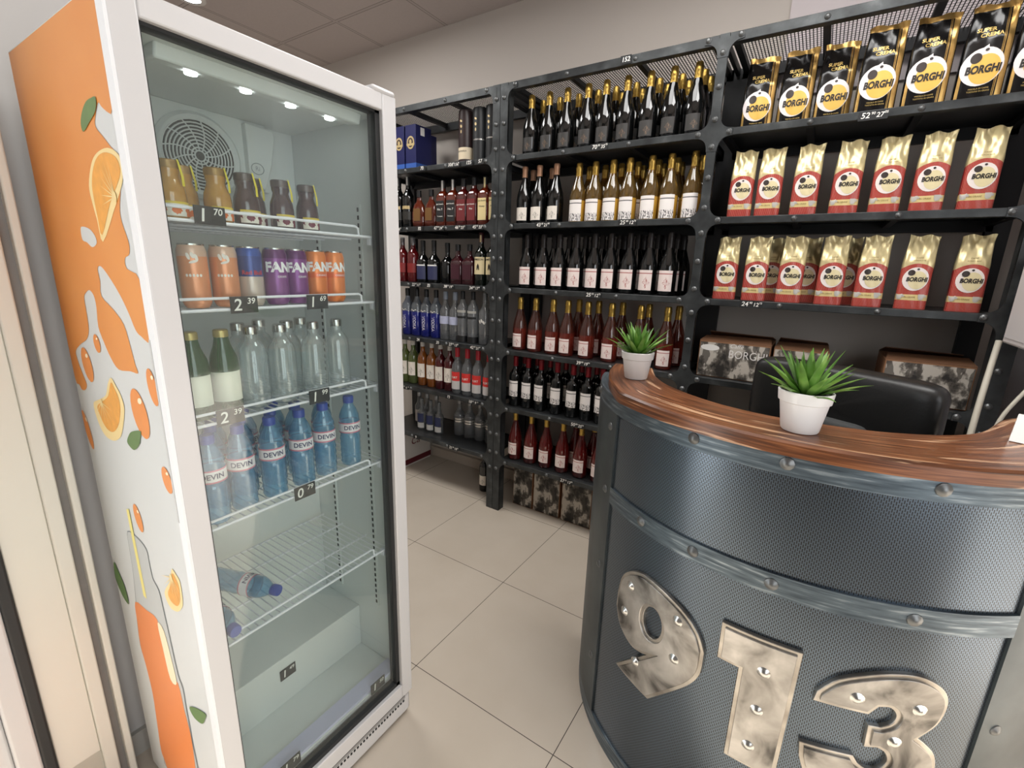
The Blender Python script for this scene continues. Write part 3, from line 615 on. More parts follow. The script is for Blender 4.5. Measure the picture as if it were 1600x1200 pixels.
def wine(name, prof, h, gm, fm, flen, lm, l0, l1, arc=1.0, fat=True, lr=None):
    t = thing(name, 'x', 'bottle'); P = prof(h); MB().lathe(P, 24).build('glass', gm, t, angle=50)
    z0 = h-flen; r0 = P[-1][0]+.001
    rr = [(r0+.0075*max(0, (z0+.0-h*.86)/-h) if False else r0, z0)]
    F = [(r0+.0022, z0), (r0+.0008, z0+flen*.45), (r0+.002, z0+flen*.55), (r0+.0028, z0+flen*.7), (r0+.0005, z0+flen*.78), (r0+.001, h-.008), (r0-.002, h), (0, h)] if fat else [(r0+.0006, z0), (r0, z0+flen*.6), (r0+.0015, z0+flen*.7), (r0+.0012, h-.004), (r0-.001, h), (0, h)]
    MB().lathe(F, 18).build('foil', fm, t)
    R_ = lr or max(p[0] for p in P)+.0005
    MB().lathe([(R_, l0), (R_, l1)], 16, a0=-PI/2-arc, a1=-PI/2+arc).build('label', lm, t)
    return t
def row(pl, xs, y, z, what, where, group, frm='from the paired posts', jit=.002):
    for k, x in enumerate(xs):
        pl((x, y+R.uniform(-jit, jit), z+.0005), f'{NTH[k]} {what} {frm}, {where}', group, R.uniform(-.12, .12))
yf, y2, y3 = 2.29, 2.385, 2.475
A = Place(wine('sparkling_wine_bottle', champ, .292, BLKG, GOLD, .075, LAB_DRK, .02, .085, .75))
row(A, [-1.398, -1.293, -1.191, -1.078, -.985, -.881, -.775, -.672, -.57], yf, ZS[0], 'black sparkling bottle', 'front row of the top wine shelf', 'black sparkling wine on the top shelf')
row(A, [-1.384, -1.285, -1.176, -1.069, -.976, -.874, -.766, -.663, -.566], y2, ZS[0], 'black sparkling bottle', 'second row of the top wine shelf', 'black sparkling wine on the top shelf')
row(A, [-.979, -.874, -.752, -.655, -.56], y3, ZS[0], 'black sparkling bottle', 'rear row of the top wine shelf', 'black sparkling wine on the top shelf')
A = Place(wine('red_wine_bottle', burg, .295, BLKG, foil('foil_copper', (196, 150, 120)), .055, LAB_OLD, .018, .085, .8, False))
row(A, [-1.426, -1.335, -1.233], yf, ZS[1], 'copper-foiled red wine bottle', 'front of the second wine shelf', 'copper-foiled red wine')
row(A, [-1.43, -1.31], y2, ZS[1], 'dark copper-foiled wine bottle', 'rear row of the second wine shelf', 'copper-foiled red wine')
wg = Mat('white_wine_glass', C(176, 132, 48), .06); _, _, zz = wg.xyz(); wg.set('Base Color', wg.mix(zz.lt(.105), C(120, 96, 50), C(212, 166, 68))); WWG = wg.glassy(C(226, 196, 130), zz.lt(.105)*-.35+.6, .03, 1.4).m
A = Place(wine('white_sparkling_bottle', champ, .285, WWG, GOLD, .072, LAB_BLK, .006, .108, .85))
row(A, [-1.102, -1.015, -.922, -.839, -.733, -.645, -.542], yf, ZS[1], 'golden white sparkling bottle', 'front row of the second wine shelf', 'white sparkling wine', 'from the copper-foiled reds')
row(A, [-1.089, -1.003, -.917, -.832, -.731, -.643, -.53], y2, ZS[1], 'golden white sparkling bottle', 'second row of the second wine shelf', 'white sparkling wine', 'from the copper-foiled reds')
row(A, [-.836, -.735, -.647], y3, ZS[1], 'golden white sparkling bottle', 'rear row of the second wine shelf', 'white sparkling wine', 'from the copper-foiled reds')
A = Place(wine('dark_sparkling_bottle', burg, .288, BLKG, plain('foil_black', C(38, 33, 32), .4, .3), .075, LAB_RED, .02, .115, .85, True))
row(A, [-1.395, -1.291, -1.191, -1.092, -.99, -.902, -.805, -.706, -.611], yf, ZS[2], 'black bottle with pinkish label', 'front row, third wine shelf', 'black-foiled bottles on the third wine shelf')
row(A, [-1.39, -1.277, -1.182, -1.087, -.99, -.897, -.798, -.697, -.603], y2, ZS[2], 'black-foiled bottle', 'second row, third wine shelf', 'black-foiled bottles on the third wine shelf')
row(A, [-1.08, -.985, -.9, -.795, -.69, -.596], y3, ZS[2], 'black-foiled bottle', 'rear row, third wine shelf', 'black-foiled bottles on the third wine shelf')
rg = Mat('rose_wine_glass', C(140, 50, 34), .06); _, _, zz = rg.xyz(); rg.set('Base Color', rg.mix(zz.lt(.125), C(92, 54, 44), C(128, 50, 38))); RSG = rg.glassy(C(214, 130, 104), zz.lt(.125)*-.15+.6, .03, 1.3).m
A = Place(wine('rose_sparkling_bottle', champ, .302, RSG, GOLD, .068, LAB_RED, .018, .095, .75))
row(A, [-1.425, -1.323, -1.212, -1.121, -1.002, -.871, -.72, -.587], yf, ZS[3], 'gold-capped rosé bottle', 'front row of the fourth wine shelf', 'gold-capped rosé on the fourth wine shelf')
row(A, [-1.112, -.994, -.857, -.716, -.565], 2.41, ZS[3], 'gold-capped rosé bottle', 'rear row of the fourth wine shelf', 'gold-capped rosé on the fourth wine shelf')
A = Place(wine('red_wine_bottle', bord, .302, BLKG, foil('foil_red', (132, 22, 34)), .06, LAB_BLK, .06, .155, .85, False))
row(A, [-1.445, -1.358, -1.27, -1.165, -1.065, -.977, -.89], yf, ZS[4], 'red-capped black wine bottle', 'front row, fifth wine shelf', 'red-capped wine on the fifth wine shelf')
row(A, [-1.44, -1.35, -1.262, -1.159, -1.059, -.967, -.87], y2, ZS[4], 'red-capped black wine bottle', 'second row, fifth wine shelf', 'red-capped wine on the fifth wine shelf')
A = Place(wine('rose_wine_bottle', champ, .30, Mat('dark_rose_glass', C(112, 26, 24), .06).glassy(C(190, 70, 56), .4, .03, 1.3).m, GOLD, .05, LAB_RED, .035, .11, .8, False))
row(A, [-1.433, -1.321, -1.217, -1.106, -.99, -.88], yf, ZS[5], 'gold-topped red rosé bottle', 'front row of the lowest wine shelf', 'rosé on the lowest wine shelf')
row(A, [-1.069, -.952], y2, ZS[5], 'gold-topped red rosé bottle', 'rear row of the lowest wine shelf', 'rosé on the lowest wine shelf')

# ------------------------------------------------------------------ spirits
def sq(b, w_, d_, prof, seg=6, m=0):
    """square-shouldered bottle: profile gives scale of a rounded square at each height"""
    V = []; F = []; N = 4*seg
    for s_, z, rd in prof:
        for j in range(N):
            a = 2*PI*(j+.5)/N; c, n = math.cos(a), math.sin(a); e = 2/rd
            V.append((w_*s_*abs(c)**e*(1 if c > 0 else -1), d_*s_*abs(n)**e*(1 if n > 0 else -1), z))
    for i in range(len(prof)-1): F += [(i*N+j, i*N+(j+1) % N, (i+1)*N+(j+1) % N, (i+1)*N+j) for j in range(N)]
    F.append(tuple(range((len(prof)-1)*N, len(prof)*N))); F.append(tuple(range(N))[::-1]); return b.add(V, F, m)
def face_label(t, w_, z0, z1, y, mt, name='label', ink=None, words=()):
    l = MB().box((-w_/2, y-.0008, z0), (w_/2, y, z1)).build(name, mt, t)
    if words:
        b = MB()
        for s_, sz, z in words: letter(b, s_, sz, lambda u, v: (u, y-.0013, v+z), bold=.02)
        b.build('lettering', ink, l, angle=0)
INKW = plain('ink_white', C(222, 218, 210), .6); INKK = plain('ink_dark', C(40, 36, 30), .6)
AMB = glassmat('whisky_glass', (108, 40, 20), (170, 84, 40), .3); REDW = glassmat('red_spirit_glass', (110, 22, 26), (170, 56, 50), .3)
SPG = glassmat('clear_spirit_glass', (150, 152, 154), (216, 220, 222), .66); GRNB = glassmat('dark_green_glass', (12, 22, 14), (60, 90, 60), .12)
STRIP = plain('tax_strip', C(206, 204, 200), .6)
def square_whisky(name, gm, lm, capm, words, ink):
    t = thing(name, 'x', 'bottle'); b = MB(); sq(b, .037, .037, [(.9, 0, 5), (1, .006, 5), (1, .17, 5), (.93, .185, 4), (.6, .202, 3), (.4, .212, 2), (.38, .262, 2)]); b.build('glass', gm, t, angle=40)
    MB().lathe([(.0158, .225), (.0162, .262), (.0155, .268), (0, .268)], 16).build('cap', capm, t)
    face_label(t, .056, .03, .15, -.0385, lm, ink=ink, words=words); return t
def tag_strip(t, r, z0, z1, c=STRIP): MB().lathe([(r, z0), (r, z1)], 4, a0=-PI/2-.15, a1=-PI/2+.5).build('tax_strip', c, t)
def round_spirit(name, h, r, gm, capm, lm=None, l0=.03, l1=.12, capl=.05, nr=.0145, sh=.6, cat='bottle'):
    t = thing(name, 'x', cat); P = [(0, 0), (r*.9, 0), (r, .006), (r, h*sh), (r*.9, h*(sh+.05)), (r*.6, h*(sh+.11)), (nr*1.1, h*(sh+.17)), (nr, h*(sh+.22)), (nr, h*.97)]
    MB().lathe(P, 22).build('glass', gm, t, angle=50); MB().lathe([(nr+.001, h-capl), (nr+.0015, h-.004), (nr, h), (0, h)], 16).build('cap', capm, t)
    if lm: MB().lathe([(r+.0006, l0), (r+.0006, l1)], 14, a0=-PI/2-1.0, a1=-PI/2+1.0).build('label', lm, t)
    return t
K_ = BLACK; SG = 'spirits on the left shelving unit'
def put(proto, xs, y, z, labels, rz=.12):
    pl = Place(proto)
    for x, l in zip(xs, labels): pl((x, y, z+.0005), l, SG, rz+R.uniform(-.08, .08))
def nths(n, what, where): return [f'{NTH[k]} {what}, {where}' for k in range(n)]
# top level: boxed and tubed whisky
t = thing('gift_box', 'navy blue gift box with gold crest, nearer the paired posts', 'box', (-2.245, 2.30, ZS[0]), 0, 'navy gift boxes')
NAVY = plain('navy_card', C(24, 28, 78), .4); BLUE = plain('blue_card', C(52, 92, 168), .4); GCR = plain('crest_gold', C(198, 176, 128), .4, .3)
MB().box((-.044, -.042, 0), (.044, .095, .255)).build('carton', NAVY, t, bevel=.001)
MB().box((-.0443, -.0425, .001), (.0443, .096, .038)).build('blue_band', BLUE, t)
b = MB(); L = lambda u, v: (u, -.0432, v)
b.prism(ellipse(0, .155, .031, .037, 28), lambda u, v, d: (u, -.0434+d, v), .001, 0); b.prism(ellipse(0, .155, .022, .027, 24), lambda u, v, d: (u, -.0438+d, v), .001, 1); b.prism([(-.031, .137), (.031, .137), (.034, .15), (-.034, .15)], lambda u, v, d: (u, -.0442+d, v), .001, 0)
b.prism(ellipse(0, .16, .010, .013, 16), lambda u, v, d: (u, -.0443+d, v), .001, 0)
b.build('crest', (GCR, plain('crest_dark', C(60, 44, 40), .5)), t);
MB().box((.0443, .0, .2), (.0447, .035, .245)).build('sticker', PAPER, t)
dup(t, (-2.345, 2.30, ZS[0]), 0, 'navy blue gift box with gold crest, beside the fridge door edge')
dup(t, (-2.335, 2.45, ZS[0]), 0, 'navy gift box standing behind the other two')
def tube_box(name, label, x, body, band, words, r=.043, h=.285):
    t = thing(name, label, 'tube', (x, 2.305, ZS[0]), .25, 'whisky tubes'); MB().lathe([(0, 0), (r, 0), (r, h-.004), (r-.004, h), (0, h)], 28).build('tube', body, t)
    if band: 
        bd_ = MB().lathe([(r+.0006, .025), (r+.0006, .088)], 24, a0=-PI*1.1, a1=.1*PI).build('paper_band', band, t)
        b = MB(); f = wrap(r+.0006, -PI/2-.3); letter(b, 'Glenfiddich', .015, lambda u, v: f(u, v+.068), shear=.2); b.build('lettering', INKK, bd_, angle=0)
    b = MB(); f = wrap(r, -PI/2-.3)
    for i in range(3): b.add(*((lambda P: ([f(u, v) for u, v in P], [tuple(range(len(P)))]))(ellipse(.0, .17+.028*i, .005+.002*(i % 2), .009, 10, .5*i))))
    b.build('emblem', GCR, t, angle=0)
    if not band: MB().lathe([(r+.0005, .115), (r+.0005, .122)], 24, a0=-PI, a1=0).build('silver_line', CHROME, t)
    return t
tube_box('whisky_tube', 'dark brown whisky tube with a cream paper band', -1.847, plain('tube_brown', C(48, 34, 34), .35), plain('tube_cream', C(226, 210, 180), .5), 1)
tube_box('whisky_tube', 'black whisky tube next to the brown one', -1.745, plain('tube_black', C(36, 38, 40), .4), None, 0, .041)
tube_box('whisky_tube', 'black whisky tube half hidden by the paired posts', -1.655, plain('tube_black2', C(36, 38, 40), .4), None, 0, .041)
# second level
t = round_spirit('whisky_bottle', .31, .039, BLKG, K_, plain('slant_label', C(46, 44, 40), .4), .05, .1); tag_strip(t, .0165, .26, .31)
MB().lathe([(.0397, .115), (.0397, .135)], 12, a0=-PI/2-.8, a1=-PI/2+.8).build('gold_band', GCR, t)
put(t, (-2.40, -2.318), 2.3, ZS[1], ['black square whisky bottle beside the fridge edge, second spirits shelf', 'black square whisky bottle next to the stout amber ones'])
t = thing('brandy_bottle', 'x', 'bottle'); b = MB(); sq(b, .05, .03, [(.6, 0, 2), (.9, .01, 2.3), (1, .04, 2.3), (.98, .09, 2.3), (.75, .135, 2.2), (.4, .16, 2), (.3, .175, 2), (.28, .215, 2)]); b.build('glass', AMB, t, angle=50)
MB().lathe([(.0155, .185), (.0155, .225), (0, .227)], 14).build('cap', K_, t); face_label(t, .05, .04, .115, -.0315, plain('amber_label', C(112, 78, 36), .5), ink=GCR, words=())
put(t, (-2.222, -2.118), 2.3, ZS[1], ['stout amber brandy bottle next to the black whisky bottles', 'stout amber brandy bottle next to the black-label square bottles'])
t = square_whisky('whiskey_bottle', AMB, plain('black_label', C(30, 30, 30), .5), K_, (('Jack Daniel\'s', .0105, .13), ('No. 7', .016, .1), ('Tennessee', .009, .06)), INKW); tag_strip(t, .0175, .2, .268)
put(t, (-2.018, -1.938), 2.3, ZS[1], ['square whiskey bottle with black label next to the amber brandy', 'square whiskey bottle with black label next to the red-label one'])
t = square_whisky('whiskey_bottle', glassmat('fire_glass', (84, 22, 20), (150, 60, 44), .25), plain('red_label', C(112, 36, 38), .5), K_, (('Jack Daniel\'s', .0105, .12), ('Fire', .014, .095)), INKW)
put(t, (-1.858, -1.778), 2.3, ZS[1], ['square whiskey bottle with red label next to the black labels', 'square whiskey bottle with red label next to the cream labels'])
t = square_whisky('whiskey_bottle', AMB, plain('honey_label', C(226, 206, 150), .5), K_, (('Jack Daniel\'s', .0105, .135), ('Honey', .014, .105)), INKK); tag_strip(t, .0175, .2, .262, plain('strip_cream', C(214, 200, 150), .6))
put(t, (-1.697, -1.618), 2.3, ZS[1], ['square whiskey bottle with cream label next to the red labels', 'square whiskey bottle with cream label partly behind the paired posts'])
# third level
t = round_spirit('liqueur_bottle', .285, .04, REDW, SPG, plain('red_faded_label', C(132, 36, 34), .5), .06, .12); put(t, (-2.381, -2.285), 2.3, ZS[2], ['red liqueur bottle beside the fridge door edge', 'red liqueur bottle next to the blue-label bottles'])
t = round_spirit('blue_label_bottle', .265, .043, BLKG, K_, plain('blue_label', C(48, 52, 86), .5), .02, .105, .07, sh=.5)
MB().lathe([(.0437, .105), (.0437, .113)], 12, a0=-PI/2-.9, a1=-PI/2+.9).build('white_line', PAPER, t); put(t, (-2.195, -2.1), 2.3, ZS[2], ['dark bottle with blue label next to the red liqueur', 'dark bottle with blue label, middle of the third spirits shelf'])
t = round_spirit('dark_bottle', .25, .043, BLKG, K_, None, capl=.06, sh=.5); put(t, (-2.012,), 2.33, ZS[2], ['plain black bottle between the blue-label and dark red bottles'])
t = thing('rum_bottle', 'x', 'bottle'); b = MB(); sq(b, .042, .034, [(.92, 0, 5), (1, .006, 5), (1, .13, 5), (.9, .145, 4), (.5, .165, 2), (.37, .18, 2), (.36, .235, 2)]); b.build('glass', glassmat('rum_glass', (58, 14, 22), (110, 40, 40), .15), t, angle=40)
MB().lathe([(.0162, .2), (.0168, .238), (0, .24)], 14).build('cap', K_, t); face_label(t, .06, .03, .12, -.0355, plain('rum_label', C(62, 22, 34), .5), ink=plain('ink_rose', C(150, 90, 96), .5), words=())
put(t, (-1.902, -1.81), 2.3, ZS[2], ['dark red flat rum bottle next to the black bottle', 'dark red flat rum bottle next to the green whiskey'])
t = round_spirit('whiskey_bottle', .305, .04, GRNB, plain('maroon_cap', C(64, 22, 26), .4), plain('cream_whiskey_label', C(222, 206, 162), .5), .065, .165, .055, sh=.58); tag_strip(t, .0165, .25, .29, plain('strip_tan', C(206, 184, 140), .6))
b = MB(); f = wrap(.0408); letter(b, 'JAMESON', .0155, lambda u, v: f(u, v+.15), bold=.02); b.add([f(*p) for p in ((-.009, .09), (.009, .09), (.007, .115), (0, .128), (-.007, .115))], [(0, 1, 2, 3, 4)]); b.build('lettering', INKK, t, angle=0)
put(t, (-1.722, -1.638), 2.3, ZS[2], ['green whiskey bottle with cream label next to the rum', 'green whiskey bottle with cream label against the paired posts'])
# fourth level
BLV = Mat('blue_vodka', C(30, 40, 130), .08); _, _, zz = BLV.xyz(); BLV.set('Base Color', BLV.mix(zz.lt(.16), C(140, 146, 148), C(28, 36, 128))); BLV = BLV.glassy(C(190, 200, 224), zz.lt(.16)*-.4+.6).m
t = round_spirit('vodka_bottle', .31, .041, BLV, K_, None, capl=.05, sh=.62); b = MB(); f = wrap(.041)
letter(b, 'VODKA', .03, lambda u, v: f(v, .09-u), bold=.01, sx=.9); P = [(-.035, .165), (-.02, .178), (-.005, .168), (.012, .176), (.035, .163)]
b.add([f(u, v) for u, v in P]+[f(u, v-.006) for u, v in P], [(i, i+1, i+6, i+5) for i in range(4)]); b.build('lettering', INKW, t, angle=0)
put(t, (-2.345, -2.258, -2.172, -2.086), 2.3, ZS[3], ['blue vodka bottle beside the fridge door edge', 'second blue vodka bottle from the fridge door edge', 'third blue vodka bottle from the fridge door edge', 'blue vodka bottle next to the clear pale-label vodka'])
t = round_spirit('vodka_bottle', .305, .039, SPG, plain('pale_cap', C(140, 148, 160), .4), plain('lilac_label', C(176, 180, 204), .5, vary=.2, vs=40), .1, .15, sh=.6); put(t, (-2.004, -1.924), 2.3, ZS[3], ['clear vodka bottle with pale lilac label next to the blue ones', 'clear vodka bottle with pale lilac label next to the slim pair'])
t = round_spirit('slim_vodka_bottle', .315, .036, SPG, K_, plain('pale_label', C(170, 168, 160), .4), .185, .2, .05, nr=.012, sh=.66); MB().lathe([(.0367, .003), (.0367, .04)], 22).build('dark_foot', BLACK, t)
MB().lathe([(.0367, .15), (.0367, .163)], 12, a0=-PI/2-1, a1=-PI/2+1).build('black_swash', BLACK, t); put(t, (-1.846, -1.765), 2.28, ZS[3], ['slim clear vodka bottle with black cap next to the lilac labels', 'slim clear vodka bottle with black cap nearer the paired posts'])
t = round_spirit('gin_bottle', .315, .04, SPG, SPG, None, sh=.6); b = MB(); f = wrap(.04); [b.add([f(u, v) for u, v in ellipse(ux, .14+uz, .006, .012, 10, .4)], [tuple(range(10))]) for ux, uz in ((-.014, 0), (0, .006), (.014, -.004))]; b.build('lettering', INKW, t, angle=0); put(t, (-1.68,), 2.29, ZS[3], ['clear gin bottle against the paired posts'])
# fifth level
WC = plain('white_capsule', C(206, 202, 196), .5)
def stillwine(name, gm, h=.315): return wine(name, bord, h, gm, WC, .045, LAB_OLD, .06, .155, .95, False)
put(stillwine('white_wine_bottle', glassmat('wine_green', (110, 124, 70), (170, 190, 130), .4)), (-2.383, -2.304), 2.3, ZS[4], ['greenish white wine bottle beside the fridge door edge', 'greenish white wine bottle next to the amber wine'])
put(stillwine('amber_wine_bottle', glassmat('wine_amber', (160, 92, 34), (210, 150, 84), .35)), (-2.214, -2.13), 2.3, ZS[4], ['amber wine bottle next to the greenish ones', 'amber wine bottle next to the dark red wine'])
put(stillwine('red_wine_bottle', glassmat('wine_red', (84, 16, 22), (150, 50, 50), .15)), (-2.052, -1.972), 2.3, ZS[4], ['white-capped red wine bottle next to the amber wine', 'white-capped red wine bottle next to the red-label vodka'])
RC = plain('red_cap', C(176, 28, 42), .4)
rl = Mat('red_white_label', C(200, 196, 192), .5); _, _, zz = rl.xyz('Generated'); rl.set('Base Color', rl.mix(zz.gt(.48), C(196, 192, 190), C(206, 48, 44)))
t = round_spirit('red_label_vodka_bottle', .305, .038, SPG, RC, rl.m, .03, .145, .065, sh=.58); b = MB(); f = wrap(.0389); letter(b, 'FLIRT', .018, lambda u, v: f(u, v+.108), bold=.02); b.build('lettering', INKW, t, angle=0)
put(t, (-1.893, -1.81, -1.725, -1.64), 2.285, ZS[4], [f'{NTH[k]} red-capped vodka bottle from the red wines, fifth spirits shelf' for k in range(4)])
# sixth level
t = round_spirit('small_gin_bottle', .225, .033, SPG, SPG, plain('white_low_label', C(206, 204, 200), .5), .012, .05, .03, nr=.012, sh=.52); face = MB().lathe([(.0336, .055), (.0336, .12)], 12, a0=-PI/2-.9, a1=-PI/2+.9).build('blue_label', plain('navy_low_label', C(44, 52, 92), .5), t)
put(t, (-2.27, -2.185, -2.105), 2.34, ZS[5], ['small clear bottle with navy label nearest the fridge, lowest spirits shelf', 'middle one of the small navy-label bottles, lowest spirits shelf', 'small navy-label bottle nearest the banded clear ones'])
t = round_spirit('small_rum_bottle', .24, .034, SPG, plain('silver_cap', C(170, 170, 170), .3, .6), plain('pink_low_label', C(198, 190, 186), .5, vary=.2, vs=50), .02, .11, .03, sh=.55); put(t, (-2.37, -2.292, -2.2), 2.42, ZS[5], ['small bottle with pale printed label behind the fridge edge', 'small pale-label bottle standing behind the navy-label ones', 'small pale-label bottle behind the middle navy-label one'])
t = round_spirit('banded_vodka_bottle', .285, .042, SPG, plain('steel_cap', C(150, 150, 150), .3, .6), None, capl=.06, sh=.5)
for z in (.1, .117): MB().lathe([(.0427, z), (.0427, z+.01)], 18).build('band', CHROME, t)
put(t, (-1.975, -1.885, -1.795, -1.705), 2.41, ZS[5], [f'{NTH[k]} clear bottle with two silver bands from the navy labels, lowest spirits shelf' for k in range(4)])
# on the floor below
t = wine('floor_bottle', bord, .3, BLKG, K_, .05, LAB_OLD, .05, .12, .8, False); t.location = (-1.735, 2.39, 0); t['label'] = 'dark bottle standing on the floor beside the paired posts'
t = thing('floor_carton', 'white carton with a dark red stripe on the floor under the spirits shelf', 'box', (-2.62, 2.42, 0))
MB().box((-.25, -.16, 0), (.175, .19, .265)).build('carton', plain('white_card', C(206, 200, 194), .6), t, bevel=.002)
b = MB(); b.box((-.2503, -.1605, .012), (.1755, .1905, .055)); b.build('red_stripe', plain('maroon_stripe', C(96, 24, 34), .6), t)
b = MB(); f = lambda u, v: (.1757, u, v); letter(b, 'Ca', .09, f, 0, .02, .19, shear=.3); b.build('lettering', plain('maroon_ink', C(110, 40, 46), .6), t, angle=0)

# ------------------------------------------------------------------ chalked shelf tags
def stag(x, z, big, sup, big2, sup2, label, w_=.085, h_=.03, grp='price tags on the shelf edges'):
    P = [(big, .026, -.022 if big2 else 0, 0)]
    if sup: P.append((sup, .012, -.0, .006))
    if big2: P += [(big2, .022, .02, -.001), (sup2, .011, .037, .006)]
    price_tag((x, YF-.0135, z), 0, w_, h_, P, label, grp)
stag(-.868, 2.412, '152', '', '', '', 'black tag reading 152 on the top rail above the sparkling wine', .05, .034)
for x, z, a, lab in ((-.968, ZS[0]-.014, ('70', '00', '35', '79'), 'tag reading 70.00 under the black sparkling wine'), (-1.256, ZS[1]-.013, ('43', '00', '21', '98'), 'tag reading 43.00 under the copper-foiled reds'), (-.80, ZS[1]-.013, ('25', '00', '12', '78'), 'tag reading 25.00 under the golden white sparkling wine'),
                (-.948, ZS[2]-.014, ('25', '00', '12', '78'), 'tag reading 25.00 under the black bottles with pinkish labels'), (-.979, ZS[3]-.014, ('39', '00', '19', '94'), 'tag reading 39.00 under the gold-capped rosé'), (-.988, ZS[4]-.014, ('50', '00', '25', '56'), 'tag reading 50.00 under the red-capped black wine'),
                (-1.032, ZS[5]-.014, ('27', '00', '13', '80'), 'tag reading 27.00 above the printed cartons on the floor'), (.066, ZS[0]-.02, ('52', '90', '27', '05'), 'tag reading 52.90 under the black coffee bags'), (-.23, ZS[2]-.014, ('24', '90', '12', '73'), 'tag reading 24.90 under the lower red coffee bags')):
    stag(x, z, *a, lab)
LT = 'price tags on the spirits shelves'
for x, k, a, lab in ((-2.35, 0, ('109', '00', '', ''), 'tag reading 109 under the navy gift boxes'), (-2.1, 0, ('70', '00', '', ''), 'tag reading 70 right of the navy gift boxes'), (-1.855, 0, ('306', '00', '156', '46'), 'tag reading 306 under the brown whisky tube'), (-1.745, 0, ('125', '00', '', ''), 'tag reading 125 under the first black tube'), (-1.665, 0, ('57', '', '', ''), 'tag reading 57 under the tube by the posts'),
                (-2.33, 1, ('75', '00', '38', '35'), 'tag reading 75 under the black whisky bottles'), (-2.13, 1, ('52', '00', '', ''), 'tag reading 52 under the stout amber brandy'), (-1.975, 1, ('47', '00', '24', '03'), 'tag reading 47 under the black-label square whiskey'), (-1.81, 1, ('46', '00', '23', '52'), 'tag reading 46 under the red-label square whiskey'), (-1.68, 1, ('45', '00', '23', '01'), 'tag reading 45 under the cream-label whiskey'),
                (-2.17, 2, ('22', '00', '11', '25'), 'tag reading 22 under the blue-label bottles'), (-2.06, 2, ('33', '00', '', ''), 'tag reading 33 under the plain black bottle'), (-1.9, 2, ('38', '00', '19', '43'), 'tag reading 38 under the dark red rum'), (-1.70, 2, ('34', '00', '17', '38'), 'tag reading 34 under the green whiskey'),
                (-2.16, 3, ('24', '00', '', ''), 'tag reading 24 under the blue vodka'), (-1.99, 3, ('20', '00', '', ''), 'tag reading 20 under the lilac-label vodka'), (-1.86, 3, ('27', '00', '13', '80'), 'tag reading 27 under the slim clear vodka'), (-1.69, 3, ('42', '00', '21', '47'), 'tag reading 42 under the clear gin'),
                (-2.3, 4, ('12', '00', '6', '14'), 'tag reading 12 under the greenish wine'), (-1.9, 4, ('13', '50', '', ''), 'tag reading 13.50 under the red-label vodka'), (-1.70, 4, ('18', '00', '9', '20'), 'tag reading 18 under the last red-label vodka'), (-2.2, 5, ('9', '50', '', ''), 'tag reading 9.50 under the small navy-label bottles'), (-1.86, 5, ('21', '00', '10', '74'), 'tag reading 21 under the banded clear bottles')):
    stag(x, ZS[k]-.014, *a, lab, .085 if a[2] else .052, .028, LT)

# ------------------------------------------------------------------ coffee bags
def bag_shape(W_, D_, H, seed, crumple=.0028):
    r = random.Random(seed); ph = [r.uniform(0, 6.3) for _ in range(8)]; lean = r.uniform(-.012, .012)
    def wd(t): return W_/2*(1-.03*t-.10*max(0, t-.62)/.38+(.06*max(0, t-.92)/.08))
    def dp(t): return D_/2*(.93+.07*math.sin(PI*min(1, t*1.6))) if t < .62 else max(.003, D_/2*(1-((t-.62)/.34)**.9)) if t < .955 else .003
    def cr(u, t, s_):
        k = max(0, min(1, (t-.55)/.15)); return crumple*k*(math.sin(3.5*u+ph[0]+7*t)+.8*math.sin(26*t+ph[1]+2.5*u)+.45*math.sin(7*u-15*t+ph[2]+s_))+.0008*math.sin(14*t+ph[3]+5*u)
    def P(q, t, s_):                       # q in -1..1 across, t height, s_ = -1 front, +1 back
        x = q*wd(t); e = (1-abs(q)**5)**.2 if abs(q) < 1 else 0
        y = s_*dp(t)*e+cr(q*2, t, s_)*e*1.0+lean*max(0, t-.7)*(1 if True else 0)
        return Vector((x+.004*math.sin(ph[4]+3*t)*t, y, H*t+(.004*math.sin(5*q+ph[5])*max(0, t-.9)*10 if t > .9 else 0)))
    def front(x, z, eps=.0012):
        t = z/H; q = max(-.985, min(.985, (x)/wd(t))); p = P(q, t, -1); return (p.x, p.y-eps, p.z)
    b = MB(); nq, nt = 22, 34; ring = [(-1+2*i/nq, -1) for i in range(nq)]+[(1-2*i/nq, 1) for i in range(nq)]; N = len(ring)
    qs = lambda q: math.copysign(1-(1-abs(q))**1.6, q) if abs(q) < 1 else q
    for k in range(nt+1): b.v += [tuple(P(qs(q), k/nt, s_)) for q, s_ in ring]
    for k in range(nt):
        for j in range(N): b.f.append((k*N+j, k*N+(j+1) % N, (k+1)*N+(j+1) % N, (k+1)*N+j))
    b.f += [tuple(range(N))[::-1], tuple(range(nt*N, nt*N+N))]; b.mi = [0]*len(b.f); return b, front
m = Mat('bag_red_gold', C(190, 40, 44), .3, .1); x, y, z = m.xyz()
arch = z.lt((x*x)*-9.0+.163); stripe = (x*290.0).frac().gt(.68); nz = m.noise(26, 3)
gold = m.mix(nz, C(206, 188, 134), C(232, 218, 172)); red = m.mix(stripe, C(150, 16, 26), C(214, 128, 108))
m.set('Base Color', m.mix(arch, gold, m.mix((z-.042).abs().lt(.0105), red, C(222, 200, 140)))); m.set('Metallic', (1-arch)*.45); m.set('Roughness', arch*-.02+.34); BAGR = m.m
CREAM = plain('logo_cream', C(226, 212, 168), .4); LWHITE = plain('logo_white', C(238, 228, 222), .4); BEAN = plain('bean_dark', C(52, 42, 38), .45, vary=.3, vs=60); INKB = plain('ink_black', C(38, 32, 26), .5); CUP = plain('cup_grey', C(188, 184, 176), .35); GINK = plain('ink_gold', C(150, 128, 78), .45)
